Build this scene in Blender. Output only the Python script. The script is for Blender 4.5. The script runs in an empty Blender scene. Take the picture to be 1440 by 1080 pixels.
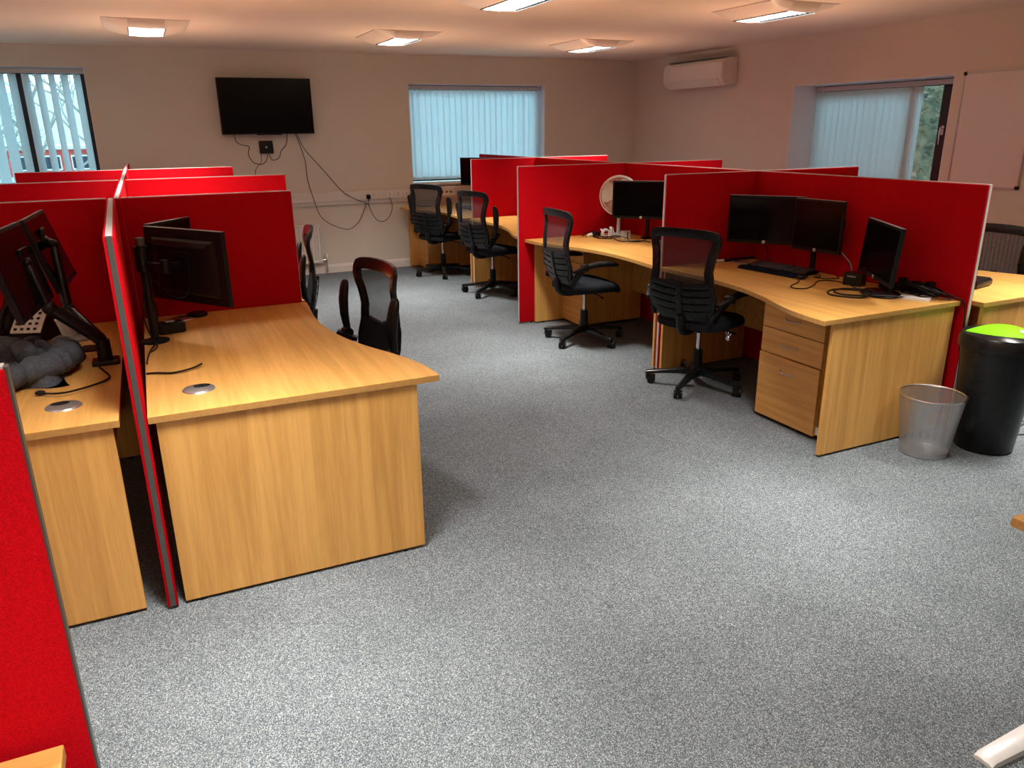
import bpy, bmesh, math, random
from mathutils import Vector, Matrix
random.seed(7)
sc = bpy.context.scene
COL = sc.collection
PI = math.pi
def R(d): return math.radians(d)

# ------------------------------------------------------------------ camera
cam_d = bpy.data.cameras.new('camera')
cam_d.sensor_width = 36.0
cam_d.lens = 1078.76 / 1440 * 36.0
cam_d.clip_start = 0.02
cam = bpy.data.objects.new('camera', cam_d); COL.objects.link(cam)
yaw, pitch, roll = 0.4317, 0.3215, -0.0124
fw = Vector((math.sin(yaw) * math.cos(pitch), math.cos(yaw) * math.cos(pitch), -math.sin(pitch)))
rt = Vector((math.cos(yaw), -math.sin(yaw), 0)); up = rt.cross(fw)
r2 = math.cos(roll) * rt + math.sin(roll) * up
u2 = -math.sin(roll) * rt + math.cos(roll) * up
M = Matrix((r2, u2, -fw)).transposed().to_4x4(); M.translation = (0, 0, 1.62)
cam.matrix_world = M
sc.camera = cam

# ------------------------------------------------------------------ world, exposure
w = bpy.data.worlds.new('overcast'); sc.world = w; w.use_nodes = True
bg = w.node_tree.nodes['Background']
bg.inputs[0].default_value = (0.40, 0.78, 1.0, 1); bg.inputs[1].default_value = 4.6
vs = sc.view_settings
vs.view_transform = 'Standard'; vs.look = 'None'; vs.gamma = 1.0; vs.use_curve_mapping = False
vs.exposure = 0.06
LAMP_W = 47.0          # watts of each louvred ceiling lamp
LAMP_C = (1.0, 0.945, 0.87)
FILL_W = 18.0          # unseen warm fill spot added below each lamp to tint the ceiling
FILL_C = (1.0, 0.58, 0.34)

# ------------------------------------------------------------------ materials
def new_mat(name):
    m = bpy.data.materials.new(name); m.use_nodes = True
    return m, m.node_tree.nodes, m.node_tree.links, m.node_tree.nodes['Principled BSDF']
def plain(name, col, rough=0.5, metal=0.0, spec=0.5, var=0.06, scale=30.0):
    m, n, l, b = new_mat(name)
    tc = n.new('ShaderNodeTexCoord'); nz = n.new('ShaderNodeTexNoise'); nz.inputs['Scale'].default_value = scale
    nz.inputs['Detail'].default_value = 3
    l.new(tc.outputs['Object'], nz.inputs['Vector'])
    rp = n.new('ShaderNodeValToRGB')
    rp.color_ramp.elements[0].color = (*[c * (1 - var) for c in col], 1)
    rp.color_ramp.elements[1].color = (*[min(1, c * (1 + var)) for c in col], 1)
    rp.color_ramp.elements[0].position = .3; rp.color_ramp.elements[1].position = .7
    l.new(nz.outputs['Fac'], rp.inputs['Fac']); l.new(rp.outputs['Color'], b.inputs['Base Color'])
    b.inputs['Roughness'].default_value = rough; b.inputs['Metallic'].default_value = metal
    b.inputs['Specular IOR Level'].default_value = spec
    return m
def wood(name, axis, light=(0.73, 0.410, 0.115), dark=(0.56, 0.290, 0.070), rough=0.38):
    m, n, l, b = new_mat(name)
    tc = n.new('ShaderNodeTexCoord'); mp = n.new('ShaderNodeMapping')
    s = [26, 26, 26]; s[axis] = 0.9
    mp.inputs['Scale'].default_value = s
    l.new(tc.outputs['Object'], mp.inputs['Vector'])
    nz = n.new('ShaderNodeTexNoise'); nz.inputs['Scale'].default_value = 1.0; nz.inputs['Detail'].default_value = 4
    nz.inputs['Distortion'].default_value = .6
    l.new(mp.outputs['Vector'], nz.inputs['Vector'])
    mp2 = n.new('ShaderNodeMapping'); s2 = [160, 160, 160]; s2[axis] = 9
    mp2.inputs['Scale'].default_value = s2; l.new(tc.outputs['Object'], mp2.inputs['Vector'])
    n2 = n.new('ShaderNodeTexNoise'); n2.inputs['Scale'].default_value = 1.0; l.new(mp2.outputs['Vector'], n2.inputs['Vector'])
    ad = n.new('ShaderNodeMath'); ad.operation = 'MULTIPLY_ADD'; ad.inputs[1].default_value = .35
    l.new(n2.outputs['Fac'], ad.inputs[0]); l.new(nz.outputs['Fac'], ad.inputs[2])
    rp = n.new('ShaderNodeValToRGB')
    rp.color_ramp.elements[0].color = (*dark, 1); rp.color_ramp.elements[1].color = (*light, 1)
    rp.color_ramp.elements[0].position = .5; rp.color_ramp.elements[1].position = .86
    l.new(ad.outputs[0], rp.inputs['Fac']); l.new(rp.outputs['Color'], b.inputs['Base Color'])
    b.inputs['Roughness'].default_value = rough
    return m
def carpet():
    m, n, l, b = new_mat('carpet_grey')
    tc = n.new('ShaderNodeTexCoord')
    v = n.new('ShaderNodeTexVoronoi'); v.inputs['Scale'].default_value = 400; l.new(tc.outputs['Object'], v.inputs['Vector'])
    bw = n.new('ShaderNodeRGBToBW'); l.new(v.outputs['Color'], bw.inputs['Color'])
    rp = n.new('ShaderNodeValToRGB'); e = rp.color_ramp.elements
    e[0].position = .18; e[0].color = (.050, .064, .078, 1)
    e[1].position = .84; e[1].color = (.35, .38, .395, 1)
    x = e.new(.42); x.color = (.100, .122, .140, 1)
    x = e.new(.64); x.color = (.160, .188, .205, 1)
    l.new(bw.outputs['Val'], rp.inputs['Fac'])
    nz = n.new('ShaderNodeTexNoise'); nz.inputs['Scale'].default_value = 2.2; nz.inputs['Detail'].default_value = 5
    l.new(tc.outputs['Object'], nz.inputs['Vector'])
    mr = n.new('ShaderNodeMapRange'); mr.inputs['From Min'].default_value = .3; mr.inputs['From Max'].default_value = .7
    mr.inputs['To Min'].default_value = .88; mr.inputs['To Max'].default_value = 1.1
    l.new(nz.outputs['Fac'], mr.inputs['Value'])
    mx = n.new('ShaderNodeMix'); mx.data_type = 'RGBA'; mx.blend_type = 'MULTIPLY'; mx.inputs['Factor'].default_value = 1
    l.new(rp.outputs['Color'], mx.inputs['A']); l.new(mr.outputs['Result'], mx.inputs['B'])
    l.new(mx.outputs['Result'], b.inputs['Base Color'])
    b.inputs['Roughness'].default_value = .95; b.inputs['Specular IOR Level'].default_value = .1
    bp = n.new('ShaderNodeBump'); bp.inputs['Strength'].default_value = .6; bp.inputs['Distance'].default_value = .004
    l.new(bw.outputs['Val'], bp.inputs['Height']); l.new(bp.outputs['Normal'], b.inputs['Normal'])
    return m
def fabric(name, col, scale=420, var=.18, rough=.9, bump=.25):
    m, n, l, b = new_mat(name)
    tc = n.new('ShaderNodeTexCoord'); v = n.new('ShaderNodeTexNoise'); v.inputs['Scale'].default_value = scale
    v.inputs['Detail'].default_value = 2
    l.new(tc.outputs['Object'], v.inputs['Vector'])
    rp = n.new('ShaderNodeValToRGB')
    rp.color_ramp.elements[0].color = (*[c * (1 - var) for c in col], 1); rp.color_ramp.elements[0].position = .35
    rp.color_ramp.elements[1].color = (*[min(1, c * (1 + var)) for c in col], 1); rp.color_ramp.elements[1].position = .65
    l.new(v.outputs['Fac'], rp.inputs['Fac']); l.new(rp.outputs['Color'], b.inputs['Base Color'])
    b.inputs['Roughness'].default_value = rough; b.inputs['Specular IOR Level'].default_value = .06
    bp = n.new('ShaderNodeBump'); bp.inputs['Strength'].default_value = bump; bp.inputs['Distance'].default_value = .001
    l.new(v.outputs['Fac'], bp.inputs['Height']); l.new(bp.outputs['Normal'], b.inputs['Normal'])
    return m
def see_through(name, col, alpha):
    m, n, l, b = new_mat(name)
    tc = n.new('ShaderNodeTexCoord'); v = n.new('ShaderNodeTexNoise'); v.inputs['Scale'].default_value = 300
    l.new(tc.outputs['Object'], v.inputs['Vector'])
    mr = n.new('ShaderNodeMapRange'); mr.inputs['To Min'].default_value = alpha - .12; mr.inputs['To Max'].default_value = alpha + .12
    mr.inputs['From Min'].default_value = .3; mr.inputs['From Max'].default_value = .7
    l.new(v.outputs['Fac'], mr.inputs['Value']); l.new(mr.outputs['Result'], b.inputs['Alpha'])
    b.inputs['Base Color'].default_value = (*col, 1); b.inputs['Roughness'].default_value = .8
    return m
def glass(name):
    m, n, l, b = new_mat(name); n.remove(b)
    out = n['Material Output']
    t = n.new('ShaderNodeBsdfTransparent'); g = n.new('ShaderNodeBsdfGlossy'); g.inputs['Roughness'].default_value = .02
    t.inputs['Color'].default_value = (.93, .97, .97, 1)
    fr = n.new('ShaderNodeFresnel'); fr.inputs['IOR'].default_value = 1.45
    mx = n.new('ShaderNodeMixShader'); l.new(fr.outputs[0], mx.inputs[0]); l.new(t.outputs[0], mx.inputs[1]); l.new(g.outputs[0], mx.inputs[2])
    l.new(mx.outputs[0], out.inputs['Surface'])
    return m
def blind_cloth(name, col):
    m, n, l, b = new_mat(name); n.remove(b)
    out = n['Material Output']
    tc = n.new('ShaderNodeTexCoord'); v = n.new('ShaderNodeTexNoise'); v.inputs['Scale'].default_value = 250
    l.new(tc.outputs['Object'], v.inputs['Vector'])
    rp = n.new('ShaderNodeValToRGB'); rp.color_ramp.elements[0].color = (*[c * .93 for c in col], 1); rp.color_ramp.elements[1].color = (*col, 1)
    l.new(v.outputs['Fac'], rp.inputs['Fac'])
    d = n.new('ShaderNodeBsdfDiffuse'); t = n.new('ShaderNodeBsdfTranslucent')
    l.new(rp.outputs['Color'], d.inputs['Color']); l.new(rp.outputs['Color'], t.inputs['Color'])
    mx = n.new('ShaderNodeMixShader'); mx.inputs[0].default_value = .80
    l.new(d.outputs[0], mx.inputs[1]); l.new(t.outputs[0], mx.inputs[2]); l.new(mx.outputs[0], out.inputs['Surface'])
    return m
def foliage_mat(name, a, b_):
    m, n, l, b = new_mat(name)
    tc = n.new('ShaderNodeTexCoord'); v = n.new('ShaderNodeTexNoise'); v.inputs['Scale'].default_value = 9; v.inputs['Detail'].default_value = 6
    l.new(tc.outputs['Object'], v.inputs['Vector'])
    rp = n.new('ShaderNodeValToRGB'); rp.color_ramp.elements[0].color = (*a, 1); rp.color_ramp.elements[1].color = (*b_, 1)
    rp.color_ramp.elements[0].position = .35; rp.color_ramp.elements[1].position = .65
    l.new(v.outputs['Fac'], rp.inputs['Fac']); l.new(rp.outputs['Color'], b.inputs['Base Color']); b.inputs['Roughness'].default_value = .7
    return m
MT = dict(
    keycap=plain('keycap_plastic', (.030, .031, .033), .4, var=.1),
    wall=plain('wall_paint', (.72, .685, .60), .85, spec=.2, var=.015, scale=4),
    ceil=plain('ceiling_paint', (.84, .735, .64), .9, spec=.2, var=.01, scale=3),
    reveal=plain('reveal_paint', (.80, .80, .82), .7, spec=.2, var=.01, scale=3),
    white=plain('white_gloss_paint', (.80, .78, .74), .35, var=.02),
    trunk=plain('trunking_plastic', (.76, .73, .67), .45, var=.02),
    carpet=carpet(),
    wx=wood('beech_grain_x', 0), wy=wood('beech_grain_y', 1), wz=wood('beech_grain_z', 2),
    edge=plain('beech_edging_shaded', (.47, .255, .072), .4, var=.1, scale=60),  # beech edging, darkened to put the shade of the desktop sides into its colour
    red=fabric('red_screen_cloth', (.46, .0025, .008)),
    trim=plain('screen_trim_grey', (.52, .50, .50), .35, var=.04),
    trimd=plain('screen_trim_dark', (.065, .066, .062), .4, var=.05),
    blk=plain('black_plastic', (.008, .008, .009), .36, spec=.22, var=.2, scale=80),
    blk2=plain('black_satin_plastic', (.009, .0095, .011), .27, spec=.3, var=.15, scale=50),
    scr=plain('dark_glass_screen', (.0025, .0025, .003), .16, spec=.16, var=.1),
    cloth=fabric('black_seat_cloth', (.014, .016, .02), 600, .3),
    mesh=see_through('black_back_mesh', (.010, .013, .017), .70),
    chrome=plain('bright_chrome', (.75, .75, .76), .22, 1.0, var=.03),
    silver=plain('silver_satin', (.55, .56, .58), .3, .85, var=.04),
    steelw=plain('silver_wire', (.50, .50, .51), .35, .8, var=.05),
    alu=plain('pale_aluminium', (.80, .82, .84), .3, .15, var=.03),
    grey=plain('grey_plastic', (.25, .26, .27), .45, var=.06),
    lgrey=plain('light_grey_plastic', (.55, .56, .57), .45, var=.05),
    dgrey=plain('dark_grey_metal', (.08, .085, .09), .4, .3, var=.06),
    frame=plain('anthracite_frame', (.012, .016, .024), .35, var=.1),
    glass=glass('window_glass'), blind=blind_cloth('blind_cloth', (.95, .96, .95)),
    green=plain('lime_green_plastic', (.22, .78, .01), .3, var=.04),
    paper=plain('white_paper', (.85, .85, .84), .7, var=.02),
    jacket=fabric('slate_puffer_cloth', (.082, .100, .125), 140, .2, .55, .1),
    jackd=fabric('dark_jacket_cuff', (.020, .024, .032), 160, .2, .7, .1),
    housing=plain('lamp_housing_white', (.80, .72, .65), .45, var=.015),
    louvre=plain('lamp_louvre_silver', (.30, .30, .31), .35, .3, var=.02),
    cream=plain('cream_plastic', (.78, .74, .68), .45, var=.02),
    board=plain('whiteboard_enamel', (.74, .70, .68), .22, var=.01),
    brick=plain('red_brick', (.62, .085, .06), .8, var=.3, scale=8),
    stone=plain('pale_render', (.62, .60, .56), .8, var=.08, scale=3),
    roof=plain('slate_roof', (.10, .11, .13), .7, var=.2),
    tarmac=plain('tarmac', (.34, .33, .32), .9, var=.2, scale=5),
    hedge=foliage_mat('hedge_green', (.05, .045, .02), (.22, .13, .06)),
    bark=plain('bark_grey', (.30, .24, .20), .9, var=.2),
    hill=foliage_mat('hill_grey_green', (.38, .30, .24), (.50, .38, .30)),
)

# ------------------------------------------------------------------ mesh helpers
class MB:
    def __init__(s): s.v = []; s.f = []; s.mi = []
    def add(s, vs_, fs, mi=0):
        o = len(s.v); s.v += [tuple(p) for p in vs_]
        s.f += [tuple(i + o for i in f) for f in fs]; s.mi += [mi] * len(fs); return s
    def box(s, x0, x1, y0, y1, z0, z1, mi=0):
        v = [(x, y, z) for x in (x0, x1) for y in (y0, y1) for z in (z0, z1)]
        return s.add(v, [(0, 1, 3, 2), (4, 6, 7, 5), (0, 4, 5, 1), (2, 3, 7, 6), (0, 2, 6, 4), (1, 5, 7, 3)], mi)
    def obox(s, c, ax, ay, az, hx, hy, hz, mi=0):
        c = Vector(c); ax = Vector(ax).normalized(); ay = Vector(ay).normalized(); az = Vector(az).normalized()
        v = [c + ax * hx * i + ay * hy * j + az * hz * k for i in (-1, 1) for j in (-1, 1) for k in (-1, 1)]
        return s.add(v, [(0, 1, 3, 2), (4, 6, 7, 5), (0, 4, 5, 1), (2, 3, 7, 6), (0, 2, 6, 4), (1, 5, 7, 3)], mi)
    def bar(s, p0, p1, wd, th, upv=(0, 0, 1), mi=0):
        p0 = Vector(p0); p1 = Vector(p1); d = (p1 - p0); u = Vector(upv)
        sd = d.cross(u).normalized(); u = sd.cross(d).normalized()
        return s.obox((p0 + p1) / 2, d, sd, u, d.length / 2, wd / 2, th / 2, mi)
    def rings(s, rs, cap=True, closed=False, mi=0):
        n = len(rs[0]); v = [p for r in rs for p in r]; f = []
        m = len(rs)
        for i in range(m if closed else m - 1):
            a = i * n; b = ((i + 1) % m) * n
            for j in range(n): f.append((a + j, a + (j + 1) % n, b + (j + 1) % n, b + j))
        if cap and not closed:
            f.append(tuple(range(n - 1, -1, -1))); f.append(tuple((m - 1) * n + j for j in range(n)))
        return s.add(v, f, mi)
    def cyl(s, p0, p1, r0, r1=None, seg=16, mi=0):
        if r1 is None: r1 = r0
        return s.tube([p0, p1], [r0, r1], seg, mi=mi)
    def tube(s, pts, r, seg=8, mi=0, closed=False):
        P = [Vector(p) for p in pts]; n = len(P)
        if not isinstance(r, (list, tuple)): r = [r] * n
        T = []
        for i in range(n):
            a = P[(i - 1) % n] if (closed or i > 0) else P[i]; b = P[(i + 1) % n] if (closed or i < n - 1) else P[i]
            T.append((b - a).normalized())
        u = T[0].orthogonal().normalized(); rs = []
        for i in range(n):
            u = (u - T[i] * u.dot(T[i])).normalized(); w_ = T[i].cross(u)
            rs.append([P[i] + (u * math.cos(2 * PI * k / seg) + w_ * math.sin(2 * PI * k / seg)) * r[i] for k in range(seg)])
        return s.rings(rs, True, closed, mi)
    def lathe(s, prof, seg=32, c=(0, 0, 0), mi=0, cap=True, ell=(1, 1)):
        rs = [[(c[0] + r * ell[0] * math.cos(2 * PI * k / seg), c[1] + r * ell[1] * math.sin(2 * PI * k / seg), c[2] + z) for k in range(seg)] for r, z in prof]
        return s.rings(rs, cap, False, mi)
    def prism(s, poly, z0, z1, mi=0):
        n = len(poly); v = [(x, y, z0) for x, y in poly] + [(x, y, z1) for x, y in poly]
        f = [tuple(range(n - 1, -1, -1)), tuple(range(n, 2 * n))] + [(i, (i + 1) % n, n + (i + 1) % n, n + i) for i in range(n)]
        return s.add(v, f, mi)
    def sphere(s, c, r, seg=14, rg=8, sc_=(1, 1, 1), mi=0):
        rs = []
        for i in range(rg + 1):
            t = PI * (i + .04) / (rg + .08)
            rs.append([(c[0] + r * sc_[0] * math.sin(t) * math.cos(2 * PI * k / seg), c[1] + r * sc_[1] * math.sin(t) * math.sin(2 * PI * k / seg), c[2] - r * sc_[2] * math.cos(t)) for k in range(seg)])
        return s.rings(rs, True, False, mi)
    def mesh(s, name, mats, bevel=0, bseg=2, smooth=False, org=(0, 0, 0)):
        me = bpy.data.meshes.new(name); o = Vector(org)
        me.from_pydata([tuple(Vector(p) - o) for p in s.v], [], s.f)
        if not isinstance(mats, (list, tuple)): mats = [mats]
        for m in mats: me.materials.append(m)
        me.polygons.foreach_set('material_index', s.mi)
        bm = bmesh.new(); bm.from_mesh(me)
        bmesh.ops.recalc_face_normals(bm, faces=bm.faces)
        if bevel: bmesh.ops.bevel(bm, geom=bm.edges[:], offset=bevel, segments=bseg, affect='EDGES', profile=.6)
        bm.to_mesh(me); bm.free()
        if smooth:
            me.polygons.foreach_set('use_smooth', [True] * len(me.polygons))
            try: me.set_sharp_from_angle(angle=R(38))
            except Exception: pass
        return me
    def build(s, name, mats, parent=None, bevel=0, bseg=2, smooth=False, org=(0, 0, 0), loc=None):
        o = bpy.data.objects.new(name, s.mesh(name, mats, bevel, bseg, smooth, org)); COL.objects.link(o)
        if parent: o.parent = parent
        if loc is not None: o.location = loc
        return o
def tag(o, label, cat, group=None):
    o['label'] = label; o['category'] = cat
    if group: o['group'] = group
    return o
def thing(name, label, cat, loc=(0, 0, 0), rotz=0.0, group=None):
    o = bpy.data.objects.new(name, None); COL.objects.link(o); o.empty_display_size = .1
    o.location = loc; o.rotation_euler = (0, 0, rotz)
    return tag(o, label, cat, group)
def struct(o): o['kind'] = 'structure'; return o
def copy_tree(o, parent=None):
    c = o.copy(); COL.objects.link(c); c.parent = parent
    for ch in list(o.children): copy_tree(ch, c)
    return c
def smooth_pts(P, k=5):
    P = [Vector(p) for p in P]; out = []
    for i in range(len(P) - 1):
        a = P[max(i - 1, 0)]; b = P[i]; c = P[i + 1]; d = P[min(i + 2, len(P) - 1)]
        for j in range(k):
            t = j / k
            out.append(.5 * ((2 * b) + (c - a) * t + (2 * a - 5 * b + 4 * c - d) * t * t + (3 * b - a - 3 * c + d) * t ** 3))
    out.append(P[-1]); return out
def cable(name, label, pts, r=.0035, group=None, mat='blk', k=5, cat='cable'):
    o = Vector(pts[0])
    return tag(MB().tube(smooth_pts(pts, k), r, 7).build(name, MT[mat], None, smooth=True, org=o, loc=o), label, cat, group)
def text_mesh(name, body, size, mat, parent, matrix):
    cu = bpy.data.curves.new(name, 'FONT'); cu.body = body; cu.size = size; cu.align_x = 'CENTER'; cu.align_y = 'CENTER'; cu.extrude = .0004
    t = bpy.data.objects.new(name, cu); COL.objects.link(t)
    dg = bpy.context.evaluated_depsgraph_get(); me = bpy.data.meshes.new_from_object(t.evaluated_get(dg))
    bpy.data.objects.remove(t); bpy.data.curves.remove(cu)
    me.materials.clear(); me.materials.append(mat)
    o = bpy.data.objects.new(name, me); COL.objects.link(o); o.parent = parent; o.matrix_local = matrix
    return o

# ------------------------------------------------------------------ the room
XL, XR, YF, YB, HC = -3.0, 6.135, -2.6, 9.25, 2.45
WIN1 = (-2.20, -.385, .95, 2.25)      # back wall, left window  (x0,x1,z0,z1)
WIN2 = (2.965, 4.77, .985, 2.135)     # back wall, right window
WIN3 = (4.585, 6.37, .95, 2.0)        # right wall (y0,y1,z0,z1)
TB, TR = .32, .52                     # wall thicknesses
struct(MB().box(XL - .3, XR + TR, YF - .3, YB + TB, -.12, 0).build('floor', MT['carpet']))
struct(MB().box(XL - .3, XR + TR, YF - .3, YB + TB, HC, HC + .12).build('ceiling', MT['ceil']))
def wall_with_holes(name, a0, a1, z0, z1, holes, t0, t1, horiz):
    """horiz: wall runs along x (back wall) else along y; thickness from t0 to t1"""
    m = MB(); holes = sorted(holes)
    def bx(p0, p1, q0, q1):
        if p1 - p0 < 1e-4 or q1 - q0 < 1e-4: return
        if horiz: m.box(p0, p1, t0, t1, q0, q1)
        else: m.box(t0, t1, p0, p1, q0, q1)
    c = a0
    for (h0, h1, b, t) in holes:
        bx(c, h0, z0, z1); bx(h0, h1, z0, b); bx(h0, h1, t, z1); c = h1
    bx(c, a1, z0, z1)
    return struct(m.build(name, MT['wall']))
wall_with_holes('wall_back', XL - .3, XR + TR, 0, HC, [WIN1, WIN2], YB, YB + TB, True)
wall_with_holes('wall_right', YF - .3, YB, 0, HC, [WIN3], XR, XR + TR, False)
struct(MB().box(XL - .3, XL, YF - .3, YB, 0, HC).build('wall_left', MT['wall']))
struct(MB().box(XL, XR, YF - .3, YF, 0, HC).build('wall_front', MT['wall']))
def skirting(name, horiz, a0, a1, wall, sgn):
    prof = [(0, 0), (.016, 0), (.016, .075), (.010, .09), (.010, .096), (0, .10)]
    m = MB(); rs = []
    for a in (a0, a1):
        rs.append([(a, wall + sgn * d, z) if horiz else (wall + sgn * d, a, z) for d, z in prof])
    m.rings(rs); return struct(m.build(name, MT['white']))
skirting('baseboard_back', True, XL, XR - .017, YB, -1)
skirting('baseboard_right', False, YF, YB - .017, XR, -1)
skirting('baseboard_left', False, YF, YB - .017, XL, 1)
# painted linings of the window recesses
def lining(name, w_, horiz, t0, t1):
    a0, a1, b, t = w_; e = .006; m = MB()
    def bx(p0, p1, q0, q1):
        if horiz: m.box(p0, p1, t0, t1, q0, q1)
        else: m.box(t0, t1, p0, p1, q0, q1)
    bx(a0, a0 + e, b, t); bx(a1 - e, a1, b, t); bx(a0 + e, a1 - e, t - e, t); bx(a0 + e, a1 - e, b, b + e)
    return struct(m.build(name, MT['reveal']))
lining('trim_1', WIN1, True, YB - .001, YB + TB)
lining('trim_2', WIN2, True, YB - .001, YB + TB)
lining('trim_3', WIN3, False, XR - .001, XR + TR)
# window sills
struct(MB().box(WIN2[0] - .04, WIN2[1] + .04, YB - .05, YB + .19, WIN2[2] - .012, WIN2[2] + .016).build('trim_4', MT['white'], bevel=.004))
struct(MB().box(WIN1[0] - .04, WIN1[1] + .04, YB - .05, YB + .19, WIN1[2] - .012, WIN1[2] + .016).build('trim_5', MT['white'], bevel=.004))
struct(MB().box(XR - .05, XR + .40, WIN3[0] - .04, WIN3[1] + .04, WIN3[2] - .012, WIN3[2] + .016).build('trim_6', MT['white'], bevel=.004))
# windows: dark frames with panes
def window(name, w_, horiz, pos, splits, fw_=.055, handle=None):
    a0, a1, b, t = w_; a0 += .006; a1 -= .006; b += .022; t -= .006; d = .06
    root = bpy.data.objects.new(name, None); COL.objects.link(root); struct(root)
    root.location = ((a0 + a1) / 2, pos, b) if horiz else (pos, (a0 + a1) / 2, b)
    L = root.location
    def bx(m, p0, p1, q0, q1, d0=0, d1=d):
        if horiz: m.box(p0 - L.x, p1 - L.x, d0, d1, q0 - L.z, q1 - L.z)
        else: m.box(d0, d1, p0 - L.y, p1 - L.y, q0 - L.z, q1 - L.z)
    m = MB(); bx(m, a0, a1, t - fw_, t); bx(m, a0, a1, b, b + fw_); bx(m, a0, a0 + fw_, b + fw_, t - fw_); bx(m, a1 - fw_, a1, b + fw_, t - fw_)
    m.build('window_frame', MT['frame'], root, bevel=.004)
    cuts = [a0 + fw_]
    for c, wd in splits:
        mm = MB(); bx(mm, c - wd / 2, c + wd / 2, b + fw_, t - fw_, -.008, d); mm.build('mullion', MT['frame'], root, bevel=.004)
        g = MB(); bx(g, cuts[-1], c - wd / 2, b + fw_, t - fw_, .028, .034); g.build('pane', MT['glass'], root)
        cuts.append(c + wd / 2)
    g = MB(); bx(g, cuts[-1], a1 - fw_, b + fw_, t - fw_, .028, .034); g.build('pane', MT['glass'], root)
    return root
W1 = window('window_1', WIN1, True, YB + .20, [(-.98, .075), (-1.60, .075)])
W2 = window('window_2', WIN2, True, YB + .20, [])
W3 = window('window_3', WIN3, False, XR + .40, [(4.905, .13)])
# casement handle on the right window
h = MB(); h.box(-.022, -.008, -.05 , -.02, -.03, .05); h.tube([(-.02, -.035, .03), (-.05, -.035, .03), (-.055, -.035, -.01), (-.05, -.035, -.11)], [.008, .009, .009, .007], 8)
ho = h.build('window_handle', MT['chrome'], W3, smooth=True); ho.location = (0, 4.945 - W3.location.y, 1.55 - W3.location.z)

# ------------------------------------------------------------------ vertical blinds
def slat_mesh(wd, hgt):
    m = MB(); n = 5
    pts = [(wd * (i / (n - 1) - .5), .006 * (1 - (2 * i / (n - 1) - 1) ** 2)) for i in range(n)]
    poly = pts + [(x, y + .0012) for x, y in reversed(pts)]
    m.prism(poly, 0, hgt)
    return m.mesh('slat', MT['blind'])
def blind(name, label, w_, horiz, pos, xs, angs, wd, z0, z1, cont=None):
    a0, a1 = cont
    root = thing(name, label, 'blind', ((a0 + a1) / 2, pos, z1) if horiz else (pos, (a0 + a1) / 2, z1))
    L = root.location
    m = MB()
    if horiz: m.box(a0 - L.x, a1 - L.x, -.022, .022, 0, .042)
    else: m.box(-.022, .022, a0 - L.y, a1 - L.y, 0, .042)
    m.build('headrail', MT['lgrey'], root, bevel=.004)
    me = slat_mesh(wd, z1 - .006 - z0)
    wt = MB().box(-wd / 2 + .004, wd / 2 - .004, -.0025, .0095, 0, .03).mesh('slat_weight', MT['blind'])
    hk = MB().box(-.006, .006, -.004, .004, 0, .016).mesh('hanger', MT['lgrey'])
    for i, (x, a) in enumerate(zip(xs, angs)):
        s = bpy.data.objects.new('slat', me); COL.objects.link(s); s.parent = root
        s.location = (x - L.x, 0, z0 - L.z) if horiz else (0, x - L.y, z0 - L.z)
        s.rotation_euler = (0, R(random.uniform(-.15, .15)), R(a))
        k = bpy.data.objects.new('slat_weight', wt); COL.objects.link(k); k.parent = s; k.location = (0, .0, .004)
        k = bpy.data.objects.new('hanger', hk); COL.objects.link(k); k.parent = s; k.location = (0, .003, z1 - .016 - z0)
    return root
# open blind over the left window
xs = [WIN1[0] + .06 + i * .112 for i in range(16)]
blind('vertical_blind', 'open vertical blind with slats turned edge on, red buildings showing through', WIN1, True, YB + .07,
      xs, [56 + random.uniform(-5, 5) if x > -1.05 else 30 + random.uniform(-6, 6) for x in xs], .10, WIN1[2] + .05, 2.19, (WIN1[0] + .01, WIN1[1] - .01))
# closed blind on the back wall beside the screens
xs = [3.01 + i * .0775 for i in range(23)]
an = [random.uniform(-32, -6) for x in xs]; an[2] = 6; an[3] = 12; an[20] = 4
blind('vertical_blind', 'closed pale vertical blind over the window right of the television', WIN2, True, YB + .11, xs, an, .089, WIN2[2] + .045, WIN2[3] - .06, (2.985, 4.755))
# blind drawn half over the right wall window
xs = [6.29 - i * .076 for i in range(15)] + [5.20, 5.185, 5.165, 5.14]
an = [116 + random.uniform(-12, 10) for i in range(15)] + [60, 66, 72, 95]
blind('vertical_blind', 'drawn vertical blind in the deep window recess beside the whiteboard', WIN3, False, XR + .30, xs, an, .089, WIN3[2] + .04, WIN3[3] - .06, (4.62, 6.345))

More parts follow.
